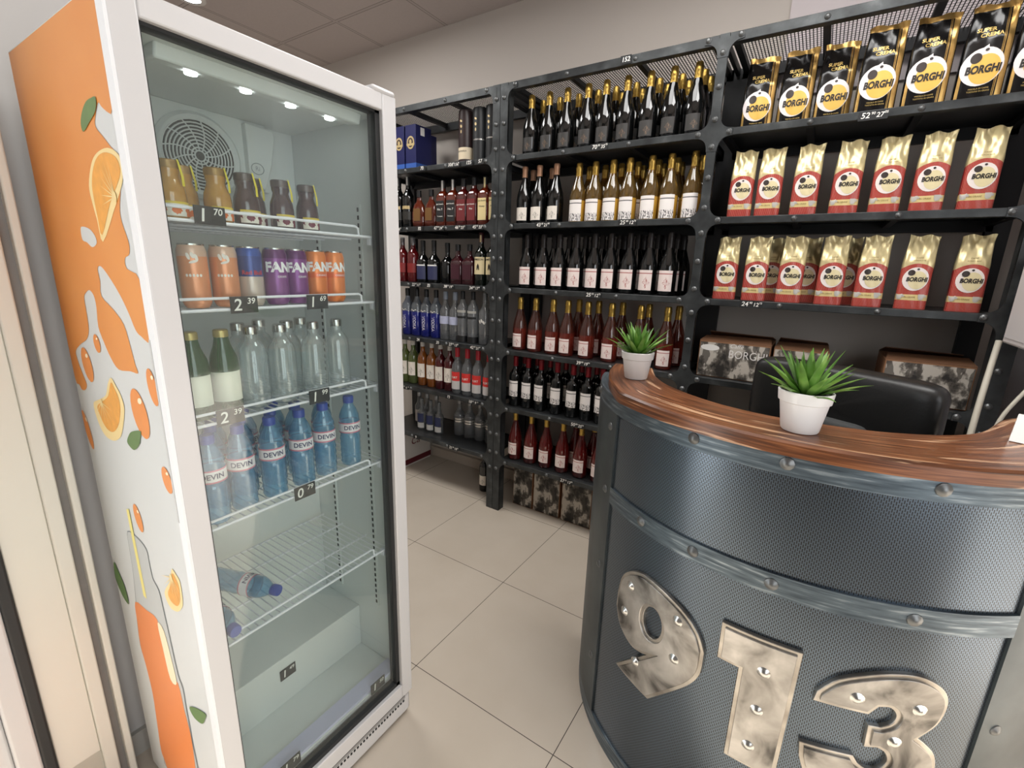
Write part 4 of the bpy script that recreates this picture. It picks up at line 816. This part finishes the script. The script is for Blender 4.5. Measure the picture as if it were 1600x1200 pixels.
def red_bag(seed):
    t = thing('coffee_bag', 'x', 'coffee bag'); b, fr_ = bag_shape(.093, .062, .262, seed); b.build('bag', BAGR, t, angle=60)
    lg = MB(); fan(lg, ellipse(0, .108, .037, .042, 28), lambda u, v: fr_(u, v, .0012), 0, 6); fan(lg, ellipse(.006, .104, .026, .032, 26), lambda u, v: fr_(u, v, .0018), 1, 5)
    fan(lg, ellipse(-.014, .13, .0105, .0105, 16), lambda u, v: fr_(u, v, .0024), 2, 3); fan(lg, ellipse(.003, .143, .004, .0035, 10), lambda u, v: fr_(u, v, .0024), 2, 2)
    lo = lg.build('logo', (LWHITE, CREAM, BEAN), t)
    w_ = MB(); letter(w_, 'BORGHI', .0205, lambda u, v: fr_(u, v, .0028), 0, .0035, .106, bold=.045, shear=.12, sx=.78); w_.build('lettering', INKB, lo, angle=0)
    w_ = MB(); letter(w_, 'CAFFÈ', .007, lambda u, v: fr_(u, v, .0014), 0, 0, .183); letter(w_, 'BORGHI BAR', .006, lambda u, v: fr_(u, v, .0014), 0, 0, .174); letter(w_, 'IN GRANI', .0075, lambda u, v: fr_(u, v, .0014), 0, -.006, .043, bold=.01); w_.build('small_print', GINK, t, angle=0)
    for cx in (-.036, .026):
        c = MB(); fan(c, [(cx-.009, .054), (cx+.009, .054), (cx+.007, .038), (cx+.002, .034), (cx-.004, .034), (cx-.008, .04)], lambda u, v: fr_(u, v, .0016), 0, 2); fan(c, ellipse(cx+.01, .047, .005, .004, 8), lambda u, v: fr_(u, v, .0015), 0, 1); c.build('cup_print', CUP, t)
    return t
reds = [red_bag(s_) for s_ in (3, 11, 23)]; used = set()
def put_bag(pool, i, loc, label, group, rz):
    o = pool[i % len(pool)]
    if o.name in used: return dup(o, loc, rz, label, group)
    used.add(o.name); o.location = loc; o.rotation_euler = (0, 0, rz); o['label'] = label; o['group'] = group; return o
for k, (x, rz) in enumerate(((-.337, .1), (-.232, .08), (-.104, .05), (.029, .05), (.154, -.02), (.274, -.05), (.404, -.05))): put_bag(reds, k, (x, 2.285, ZS[1]+.0005), f'{NTH[k]} red and gold coffee bag from the centre column, upper red row', 'red coffee bags on the upper shelf', rz)
for k, (x, rz) in enumerate(((-.352, .1), (-.235, .12), (-.104, .06), (.036, .05), (.163, .0), (.294, -.05), (.441, -.05))): put_bag(reds, k+1, (x, 2.285, ZS[2]+.0005), f'{NTH[k]} red and gold coffee bag from the centre column, lower red row', 'red coffee bags on the lower shelf', rz)
for k, x in enumerate((-.184, -.055, .079)): put_bag(reds, k, (x, 2.37, ZS[2]+.0005), f'{NTH[k]} red coffee bag from the centre column, standing behind the lower red row', 'red coffee bags standing behind', .05)
m = Mat('bag_black_gold', C(20, 19, 19), .22, .1); x, y, z = m.xyz(); nz = m.noise(30, 3)
st = ((x-.049).abs().lt(.0075)).max((x-.037).abs().lt(.0012)).max((x-.0335).abs().lt(.0008)).max((x+.052).abs().lt(.004)*z.lt(.09))
top = z.gt(m.n and .268); gold = m.mix(nz, C(168, 124, 62), C(226, 190, 118)); g = st.max(top)
m.set('Base Color', m.mix(g, C(19, 18, 18), gold)); m.set('Metallic', g*.7+.1); m.set('Roughness', g*.1+.2); BAGK = m.m
YEL = plain('crema_yellow', C(234, 190, 92), .4, vary=.12, vs=18); GOLDINK = plain('ink_gold_bright', C(214, 184, 110), .35, .4); SAUCER = plain('saucer_white', C(236, 228, 226), .35)
def black_bag(seed, H=.285):
    t = thing('coffee_bag', 'x', 'coffee bag'); b, fr_ = bag_shape(.122, .07, H, seed, .0022); b.build('bag', BAGK, t, angle=60); 
    lg = MB(); fan(lg, ellipse(-.004, .098, .052, .056, 30), lambda u, v: fr_(u, v, .0012), 0, 7); fan(lg, [(-.012, .152), (.004, .15), (.001, .162)], lambda u, v: fr_(u, v, .0012), 0, 2); fan(lg, ellipse(.004, .09, .038, .044, 28), lambda u, v: fr_(u, v, .0018), 1, 6)
    fan(lg, ellipse(-.022, .124, .014, .0155, 18), lambda u, v: fr_(u, v, .0024), 2, 3); fan(lg, ellipse(.0, .146, .005, .0045, 10), lambda u, v: fr_(u, v, .0024), 2, 2)
    lo = lg.build('logo', (SAUCER, YEL, BEAN), t)
    w_ = MB(); letter(w_, 'BORGHI', .031, lambda u, v: fr_(u, v, .003), 0, .0, .089, bold=.045, shear=.1, sx=.74); w_.build('lettering', INKB, lo, angle=0)
    w_ = MB(); letter(w_, 'SUPER', .0175, lambda u, v: fr_(u, v, .0014), 0, -.013, .207, bold=.03, sx=.95); letter(w_, 'CREMA', .0175, lambda u, v: fr_(u, v, .0014), 0, .002, .19, bold=.03, sx=.95); letter(w_, 'MISCELA DI CAFFÈ', .006, lambda u, v: fr_(u, v, .0014), 0, 0, .034); letter(w_, 'TOSTATO IN GRANI', .006, lambda u, v: fr_(u, v, .0014), 0, 0, .026); w_.build('gold_lettering', GOLDINK, t, angle=0); return t
blacks = [black_bag(s_) for s_ in (5, 17)]
for k, (x, y, rz, zz) in enumerate(((-.330, 2.36, .1, 1), (-.196, 2.36, .06, 1), (-.067, 2.36, .05, 1), (.064, 2.285, .03, 1), (.2, 2.285, -.02, 1), (.338, 2.285, -.05, 1), (.466, 2.285, -.05, 1))): put_bag(blacks, k, (x, y, ZS[0]+.0005), f'{NTH[k]} black and gold coffee bag from the centre column, top shelf', 'black coffee bags on the top shelf', rz)

# ------------------------------------------------------------------ printed cartons
m = Mat('carton_print', C(150, 144, 134), .6); x, y, z = m.xyz(); nz = m.noise(15, 5, stretch=(1, 1, .8), rough=.6); n2 = m.noise(34, 2, stretch=(1, 1, .3))
lo = m.ramp(nz, [(.42, C(40, 37, 34)), (.5, C(104, 98, 90)), (.56, C(190, 183, 172))]); m.set('Base Color', m.mix(n2.gt(.56)*.8, lo, C(66, 60, 54))); BWP = m.m
KRAFT = plain('kraft_card', C(138, 98, 68), .7, vary=.12, vs=12); KRAFTD = plain('kraft_dark', C(112, 78, 54), .7, vary=.12, vs=12)
def carton(label, loc, w_, d_, h, rz=0, flaps=True, words=None, group='printed cartons'):
    t = thing('printed_carton', label, 'carton', loc, rz, group); MB().box((-w_/2, -d_/2, 0), (w_/2, d_/2, h)).build('carton', KRAFT, t, bevel=.002)
    p_ = MB().box((-w_/2+.004, -d_/2-.0012, .004), (w_/2-.004, -d_/2, h-.006)).build('print', BWP, t)
    if words:
        b = MB(); f = lambda u, v: (u, -d_/2-.002, v)
        for s_, sz, x, z, kw in words: letter(b, s_, sz, f, 0, x, z, **kw)
        b.build('lettering', PAPER, p_, angle=0)
        b = MB(); b.prism(ellipse(-w_*.34, h*.82, .04, .014, 20), lambda u, v, d: (u, -d_/2-.002+d, v), .0009); b.build('cloud_print', PAPER, p_, angle=0)
    if flaps:
        b = MB(); k = .35
        b.add([(-w_/2, -d_/2, h), (w_/2, -d_/2, h), (w_/2-.01, -d_/2+d_*k, h+.018), (-w_/2+.01, -d_/2+d_*k, h+.012), (-w_/2, -d_/2, h+.003), (w_/2, -d_/2, h+.003), (w_/2-.01, -d_/2+d_*k, h+.021), (-w_/2+.01, -d_/2+d_*k, h+.015)], [(0, 1, 2, 3), (7, 6, 5, 4), (0, 4, 5, 1), (1, 5, 6, 2), (2, 6, 7, 3), (3, 7, 4, 0)]); b.build('flap', KRAFTD, t, angle=0)
        b = MB(); b.add([(-w_/2, d_/2, h), (w_/2, d_/2, h), (w_/2-.01, d_/2-d_*k, h+.02), (-w_/2+.01, d_/2-d_*k, h+.026), (-w_/2, d_/2, h+.003), (w_/2, d_/2, h+.003), (w_/2-.01, d_/2-d_*k, h+.023), (-w_/2+.01, d_/2-d_*k, h+.029)], [(0, 1, 2, 3), (7, 6, 5, 4), (0, 4, 5, 1), (1, 5, 6, 2), (2, 6, 7, 3), (3, 7, 4, 0)]); b.build('flap', KRAFTD, t, angle=0)
    return t
Z4 = ZS[3]-.03
WORDS = [('Caffè', .026, .01, .15, {'shear': .3}), ('BORGHI', .05, .06, .112, {'bold': -.004, 'sx': .85})]
carton('printed carton with white coffee lettering, next to the centre column behind the counter', (-.275, 2.38, ZS[3]+.0005), .29, .26, .165, 0, True, WORDS)
carton('printed carton behind the middle of the black chair back', (-.02, 2.40, ZS[3]+.0005), .20, .26, .16, 0)
carton('printed carton right of the black chair back with a street cafe photo', (.39, 2.39, ZS[3]+.0005), .26, .26, .162, 0)
for k, (xa, xb_) in enumerate(((-1.475, -1.33), (-1.322, -1.135), (-1.122, -.925), (-.915, -.72))):
    carton(['tall dark printed carton on the floor beside the paired posts', 'second printed carton from the paired posts, on the floor', 'third printed carton from the paired posts, on the floor', 'printed carton on the floor mostly hidden by the counter'][k], ((xa+xb_)/2, 2.465, 0), xb_-xa, .23, .31, 0, False, None, 'printed cartons on the floor')

# ------------------------------------------------------------------ curved counter
CX, CY, RB, ZC = .025, 1.69, .645, 1.155
ct = thing('reception_counter', 'curved grey riveted metal counter with a brown wooden top and numerals 913', 'counter', (CX, CY, 0))
def pol(a, r, z):
    r -= .016*max(0, (-136-a)/30)**1.5; a = math.radians(a); return (r*math.cos(a), r*math.sin(a), z)
def arc(mb, a0, a1, r0, r1, z0, z1, n=60, m=0, uvs=True):
    """curved slab between two radii; uv runs along the arc and up"""
    k = len(mb.v); mb.uv = mb.uv or []
    for i in range(n+1):
        a = a0+(a1-a0)*i/n; s_ = math.radians(a)*r1
        for r, z in ((r1, z0), (r1, z1), (r0, z1), (r0, z0)): mb.v.append(pol(a, r, z)); mb.uv.append((s_, z if r == r1 else z+(r-r1)))
    for i in range(n):
        for j in range(4): mb.f.append((k+i*4+j, k+i*4+4+j, k+i*4+4+(j+1) % 4, k+i*4+(j+1) % 4)); mb.mi.append(m)
    mb.f += [(k, k+1, k+2, k+3), (k+n*4+3, k+n*4+2, k+n*4+1, k+n*4)]; mb.mi += [m, m]; return mb
A0, A1, AL, AR = -133.6, -52.4, -166, -14
arc(MB(), AL, AR, RB-.03, RB-.018, .01, ZC).build('inner_shell', IRONBLK, ct)
arc(MB(), A0-1, A1+1, RB-.018, RB, .88, 1.11, 70).build('upper_panel', PUNCH, ct)
arc(MB(), A0-1, A1+1, RB-.018, RB, .05, .835, 70).build('lower_panel', PUNCH, ct)
def band(name, a0, a1, z0, z1, rv, zr):
    b = arc(MB(), a0, a1, RB-.02, RB+.0062, z0, z1, 70)
    for a in rv: b.dome(pol(a, RB+.0062, zr), pol(a, 1, 0), .0125, .008, 1)
    b.uv += [(0, 0)]*(len(b.v)-len(b.uv)); return b.build(name, (BAND, BOLT), ct)
band('top_band', AL, AR, 1.108, ZC, (-150, -109, -92, -70, -50, -30), 1.134); band('middle_band', A0-.2, A1+.2, .832, .882, (-120, -106, -91, -69), .857); band('base_band', AL, AR, 0, .055, (), 0)
for a, b_, rv in ((AL, A0, (-140, -155)), (A1, AR, (-46, -28))):
    b = arc(MB(), a, b_, RB-.02, RB+.006, .055, 1.108, 24)
    for z in (.25, .6, .86, 1.06):
        for q in (A0-3.2,) if b_ == A0 else (A1+3.2,): b.dome(pol(q, RB+.006, z), pol(q, 1, 0), .011, .007, 1)
    b.uv += [(0, 0)]*(len(b.v)-len(b.uv)); b.build('side_post', (POSTM, BOLT), ct)
# wooden top: outline traced along the counter edge, tighter at its free left end
b = MB(); b.uv = []; n = 90; ZW0, ZW1 = ZC, 1.186
oa = [(-.566, 1.56), (-.555, 1.50), (-.535, 1.425), (-.49, 1.315)]; OUT = [Vector((x, y)) for x, y in oa]+[Vector((CX+.668*math.cos(math.radians(a)), CY+.668*math.sin(math.radians(a)))) for a in [-140+128*i/30 for i in range(2, 31)]]
INN = [Vector((x, y)) for x, y in ((-.43, 1.56), (-.405, 1.49), (-.375, 1.425), (-.318, 1.345), (-.228, 1.27), (-.137, 1.222), (-.045, 1.2), (.049, 1.203), (.157, 1.222), (.26, 1.275), (.325, 1.335), (.36, 1.395), (.396, 1.48), (.425, 1.545), (.47, 1.585), (.60, 1.6), (.692, 1.6))]
OUT = [Vector(p) for p in spline([tuple(p) for p in OUT], 4, False)]; INN = [Vector(p) for p in spline([tuple(p) for p in INN], 4, False)]
def resamp(P, n):
    d = [0]
    for i in range(1, len(P)): d.append(d[-1]+(P[i]-P[i-1]).length)
    out = []; j = 0
    for k in range(n+1):
        s_ = d[-1]*k/n
        while j < len(P)-2 and d[j+1] < s_: j += 1
        q = (s_-d[j])/max(1e-9, d[j+1]-d[j]); out.append(P[j].lerp(P[j+1], min(1, q)))
    return out, d[-1]
OUT[-1] = Vector((.69, 1.55)); o_, lo_ = resamp(OUT, n); i_, li_ = resamp(INN, n)
for k in range(n+1):
    s_ = lo_*k/n; q = o_[k]; p_ = i_[k]
    ring = [(q, ZW0, 0), (q, ZW1-.005, .03), (q+(p_-q)*.03, ZW1, .036)]+[(q+(p_-q)*t, ZW1, .036+.17*t) for t in (.35, .7)]+[(q+(p_-q)*.97, ZW1, .2), (p_, ZW1-.005, .21), (p_, ZW0, .24)]
    for v, z, w_ in ring: b.v.append((v.x-CX, v.y-CY, z)); b.uv.append((s_, w_))
M_ = 8
for k in range(n):
    for j in range(M_): b.f.append((k*M_+j, (k+1)*M_+j, (k+1)*M_+(j+1) % M_, k*M_+(j+1) % M_)); b.mi.append(0)
b.f += [tuple(range(M_)), tuple(range(n*M_, n*M_+M_))[::-1]]; b.mi += [0, 0]; b.build('wooden_top', WOOD, ct)['label'] = 'curved brown wooden top with pale grain streaks'
# numerals 9 1 3 : flat plates bent round the counter
def bent(splines, depth, inset, r0):
    cu = bpy.data.curves.new('n', 'CURVE'); cu.dimensions = '2D'; cu.fill_mode = 'BOTH'; cu.extrude = depth/2; cu.offset = -inset; cu.bevel_depth = .0015
    for P in splines:
        s_ = cu.splines.new('POLY'); s_.points.add(len(P)-1); s_.use_cyclic_u = True
        for i, (x, y) in enumerate(P): s_.points[i].co = (x, y, 0, 1)
    ob = bpy.data.objects.new('n', cu); me = bpy.data.meshes.new_from_object(ob); bm = bmesh.new(); bm.from_mesh(me)
    x0 = min(v.co.x for v in bm.verts); x1 = max(v.co.x for v in bm.verts)
    for i in range(1, 40):
        x = x0+(x1-x0)*i/40; bmesh.ops.bisect_plane(bm, geom=bm.verts[:]+bm.edges[:]+bm.faces[:], plane_co=(x, 0, 0), plane_no=(1, 0, 0))
    bmesh.ops.recalc_face_normals(bm, faces=bm.faces); bm.verts.index_update()
    V = [pol(math.degrees(v.co.x/RB)-93, r0+depth/2+v.co.z, v.co.y) for v in bm.verts]; F = [tuple(v.index for v in f.verts) for f in bm.faces]
    bm.free(); bpy.data.objects.remove(ob); bpy.data.meshes.remove(me); bpy.data.curves.remove(cu); b = MB(); b.add(V, F); return b
D = lambda a: math.radians(a+93)*RB
def outl(P): return [(D(a), z) for a, z in P]
NINE = spline(outl([(-125.2, .60), (-124.2, .655), (-121.9, .69), (-118.5, .712), (-115, .716), (-110, .706), (-105.5, .685), (-102.2, .65), (-100.6, .61)]), 4, False)+spline(outl([(-100.6, .60), (-100.8, .545), (-102.5, .50), (-105.2, .457)]), 4, False)+outl([(-112, .359), (-123.3, .365), (-113.8, .489)])+spline(outl([(-115, .482), (-118, .474), (-121.2, .485), (-123.8, .512), (-125.3, .555)]), 4, False)
HOLE = [(D(-113.2)+.030*math.cos(2*PI*i/28), .597+.046*math.sin(2*PI*i/28)) for i in range(28)]
ONE = outl([(-98.1, .718), (-98.0, .62), (-93.85, .62), (-93.8, .366), (-84.3, .366), (-83.9, .72)])
THREE = outl([(-80.9, .615)])+spline(outl([(-80.6, .64), (-77.7, .685), (-72, .72), (-67, .732), (-63.5, .722), (-61, .698), (-60.2, .665), (-60.9, .62), (-63.4, .58)]), 4, False)+spline(outl([(-62.3, .571), (-59.8, .54), (-58.9, .49), (-60, .43), (-63, .385), (-67.5, .362), (-72, .356), (-76.5, .372), (-79.8, .42), (-81.2, .46)]), 4, False)+outl([(-81.6, .497), (-72.8, .504)])+spline(outl([(-71.8, .487), (-70, .477), (-68.2, .485), (-67.3, .508), (-68, .53), (-69.4, .539)]), 4, False)+outl([(-71.5, .534), (-71.7, .591)])+spline(outl([(-69.8, .592), (-68.2, .606), (-67.8, .628), (-69, .645), (-70.8, .642)]), 4, False)+outl([(-72.1, .618)])
for nm, sp, rv in (('nine', [NINE, HOLE], ((-120.4, .657), (-121.6, .565), (-106.9, .657), (-106.6, .545), (-116.5, .442))), ('one', [ONE], ((-89.5, .64), (-89.5, .535), (-89.8, .43))), ('three', [THREE], ((-74.6, .655), (-64.8, .655), (-67.3, .566), (-64, .46), (-76, .43)))):
    nb = bent(sp, .008, .0015, RB+.0005).build('numeral', RIM, ct, angle=30); nb['label'] = {'nine': 'aged metal numeral 9', 'one': 'aged metal numeral 1', 'three': 'aged metal numeral 3'}[nm]
    bent(sp, .0125, .0105, RB+.0005).build('face_plate', PLATE, nb, angle=30)
    for a, z in rv: MB().dome(pol(a, RB+.0125, z), pol(a, 1, 0), .0125, .009, 0, 14).build('rivet', CHROME, nb)

# ------------------------------------------------------------------ plants on the counter
LEAF = Mat('leaf_green', C(92, 132, 52), .4); nz = LEAF.noise(18, 3); LEAF.set('Base Color', LEAF.ramp(nz, [(.3, C(58, 98, 36)), (.55, C(104, 150, 62)), (.75, C(150, 182, 104))])); LEAF = LEAF.m
POT = plain('white_ceramic', C(238, 236, 234), .3); SOIL = plain('soil', C(44, 36, 28), .9, vary=.3, vs=50)
def plant(label, loc, sc_, seed, spread=1):
    r = random.Random(seed); t = thing('potted_succulent', label, 'potted plant', loc, r.uniform(0, 6), 'potted succulents on the counter')
    q = lambda p: [(a*sc_, z*sc_) for a, z in p]
    MB().lathe(q([(0, 0), (.034, 0), (.036, .003), (.0455, .062), (.049, .064), (.0515, .085), (.0495, .087), (.0465, .084), (.044, .066), (0, .066)]), 36).build('pot', POT, t)
    MB().lathe(q([(0, .079), (.03, .08), (.0468, .076), (.045, .07), (0, .07)]), 24).build('soil', SOIL, t)
    b = MB()
    for k in range(34):
        f = k/34; az = k*2.4+r.uniform(-.2, .2); el = (1.45-1.15*f*spread)+r.uniform(-.08, .08); L_ = (.085+.02*math.sin(f*PI)+r.uniform(-.012, .012))*sc_; w_ = (.0085+.0025*(1-f))*sc_
        d = Vector((math.cos(az), math.sin(az), 0)); s_ = Vector((-math.sin(az), math.cos(az), 0)); p = Vector((0, 0, .076*sc_))+d*(.004+.016*f)*sc_; V = []; N = 8
        for i in range(N+1):
            u = i/N; wi = w_*(1-u**1.8)*(.7+.6*min(1, u*4))*.8+.0004; e = el-.35*u*u*f*spread; th = wi*.32
            up = (Vector((0, 0, 1))*math.cos(e)-d*math.sin(e))
            V += [p-s_*wi+up*th*.9, p-up*th*.8, p+s_*wi+up*th*.9, p+up*th*.5]
            p = p+(d*math.cos(e)+Vector((0, 0, 1))*math.sin(e))*L_/N
        F = [(i*4+j, i*4+(j+1) % 4, i*4+4+(j+1) % 4, i*4+4+j) for i in range(N) for j in range(4)]+[(0, 1, 2, 3), (N*4+3, N*4+2, N*4+1, N*4)]
        b.add(V, F)
    b.build('foliage', LEAF, t, angle=60); return t
plant('spiky green succulent in a white pot, in front of the black chair', (.012, 1.118, 1.187), 1.0, 4)
plant('spiky green succulent in a white pot, at the counter end by the wine', (-.43, 1.375, 1.187), .95, 9, .85)

# ------------------------------------------------------------------ office chair behind the counter
LEA = Mat('black_leather', C(26, 26, 26), .38); nz = LEA.noise(120, 2); LEA.bump(nz, .15, .002); LEA = LEA.m
ch = thing('office_chair', 'black leather office chair with a wide padded back, behind the counter', 'chair', (.09, 1.77, 0), -.45)
def pad(mb, c, sx, sy, sz, n=2.6, seg=28, rings=18, bend=0):
    V = []; F = []
    sg = lambda v, e: math.copysign(abs(v)**e, v)
    for i in range(rings+1):
        ph = -PI/2+PI*i/rings
        for j in range(seg):
            th = 2*PI*j/seg; x = sx*sg(math.cos(ph), .25)*sg(math.cos(th), .25); z = sz*sg(math.cos(ph), .25)*sg(math.sin(th), .25); y = sy*sg(math.sin(ph), .7)
            V.append((c[0]+x, c[1]+y+bend*(x/sx)**2, c[2]+z))
    for i in range(rings):
        for j in range(seg): F.append((i*seg+j, i*seg+(j+1) % seg, (i+1)*seg+(j+1) % seg, (i+1)*seg+j))
    mb.add(V, F)
b = MB(); pad(b, (0, .06, 1.10), .275, .055, .125, bend=-.03); hb = b.build('backrest', LEA, ch, angle=60)
b = MB(); pad(b, (0, .075, .80), .25, .05, .19, bend=-.02); b.build('lower_backrest', LEA, ch, angle=60)
b = MB(); pad(b, (.0, -.012, .985), .12, .025, .08); b.build('lumbar_pad', plain('grey_fabric', C(64, 66, 66), .8), ch, angle=60)
b = MB(); pad(b, (0, -.17, .52), .25, .24, .055); b.build('seat', LEA, ch, angle=60)
MB().box((-.06, -.02, .46), (.06, .13, .50)).build('tilt_plate', BLACK, ch); b = MB(); b.tube([(0, .10, .48), (0, .135, .6), (0, .12, .72)], .025, 10); b.build('back_bar', BLACK, ch)
MB().lathe([(.028, .09), (.028, .46)], 14).build('gas_lift', CHROME, ch)
for i in range(5):
    a = 2*PI*i/5; b = MB(); b.tube([(0, 0, .10), (.3*math.cos(a), .3*math.sin(a), .07)], [.03, .018], 8); lg = b.build('base_leg', BLACK, ch)
    MB().lathe([(0, -.012), (.026, -.012), (.03, -.006), (.03, .006), (.026, .012), (0, .012)], 14, c=(.3*math.cos(a), .3*math.sin(a), .03), axis='y').build('caster', BLACK, lg)
for s_ in (-1, 1): b = MB(); b.tube([(s_*.27, -.12, .50), (s_*.30, -.12, .66), (s_*.30, .05, .68)], .017, 8); b.box((s_*.30-.03, -.2, .67), (s_*.30+.03, .06, .70)); b.build('armrest', BLACK, ch, bevel=.004)

# ------------------------------------------------------------------ right edge: power box, cables, card holder
PBX = plain('box_white', C(222, 214, 212), .4)
t = thing('power_box', 'white electrical box on the right wall above the counter end', 'electrical box', (.62, 2.05, 1.31))
MB().box((-.08, -.13, 0), (.08, .13, .27)).build('housing', PBX, t, bevel=.008); b = MB(); b.box((-.0815, -.11, .02), (-.08, .11, .25)); b.box((-.04, -.1315, .03), (.06, -.13, .24)); b.build('cover', plain('box_cover', C(230, 224, 222), .35), t)
MB().lathe([(0, -.02), (.012, -.02), (.014, 0), (0, 0)], 12, c=(.0, -.03, 0)).build('cable_gland', PBX, t)
CAB = plain('cable_white', C(206, 200, 184), .5)
def cable(label, P, r): 
    o = bpy.data.objects.new('power_cable', MB().tube([tuple(p) for p in spline(P, 6, False)], r, 10).mesh('power_cable', CAB, 60)); COL.objects.link(o); tag(o, label, 'cable', 'white cables by the counter end')
cable('thick pale cable conduit rising from behind the wooden counter top', [(.535, 2.185, 1.315), (.527, 2.16, 1.25), (.505, 2.08, 1.12), (.49, 2.02, .97), (.485, 2.0, .7)], .009)
cable('thin pale cable hanging from the white electrical box', [(.62, 2.02, 1.29), (.608, 2.0, 1.25), (.56, 1.97, 1.17), (.525, 1.95, 1.08), (.515, 1.93, .95), (.515, 1.93, .6)], .0055)
t = thing('card_holder', 'small tilted holder with white cards on the wooden counter end', 'card holder', (.43, 1.33, 1.1865), -.35)
b = MB(); b.add([(-.045, -.03, 0), (-.045, .035, 0), (-.045, .012, .05), (.05, -.03, 0), (.05, .035, 0), (.05, .012, .05)], [(0, 1, 2), (3, 5, 4), (0, 3, 4, 1), (1, 4, 5, 2), (2, 5, 3, 0)]); b.build('stand', CHROME, t, angle=0)
b = MB(); b.add([(-.044, -.034, .001), (.049, -.034, .001), (.049, .009, .052), (-.044, .009, .052), (-.044, -.032, 0), (.049, -.032, 0), (.049, .011, .051), (-.044, .011, .051)], [(0, 1, 2, 3), (7, 6, 5, 4), (0, 4, 5, 1), (1, 5, 6, 2), (2, 6, 7, 3), (3, 7, 4, 0)]); b.build('card', PAPER, t, angle=0)
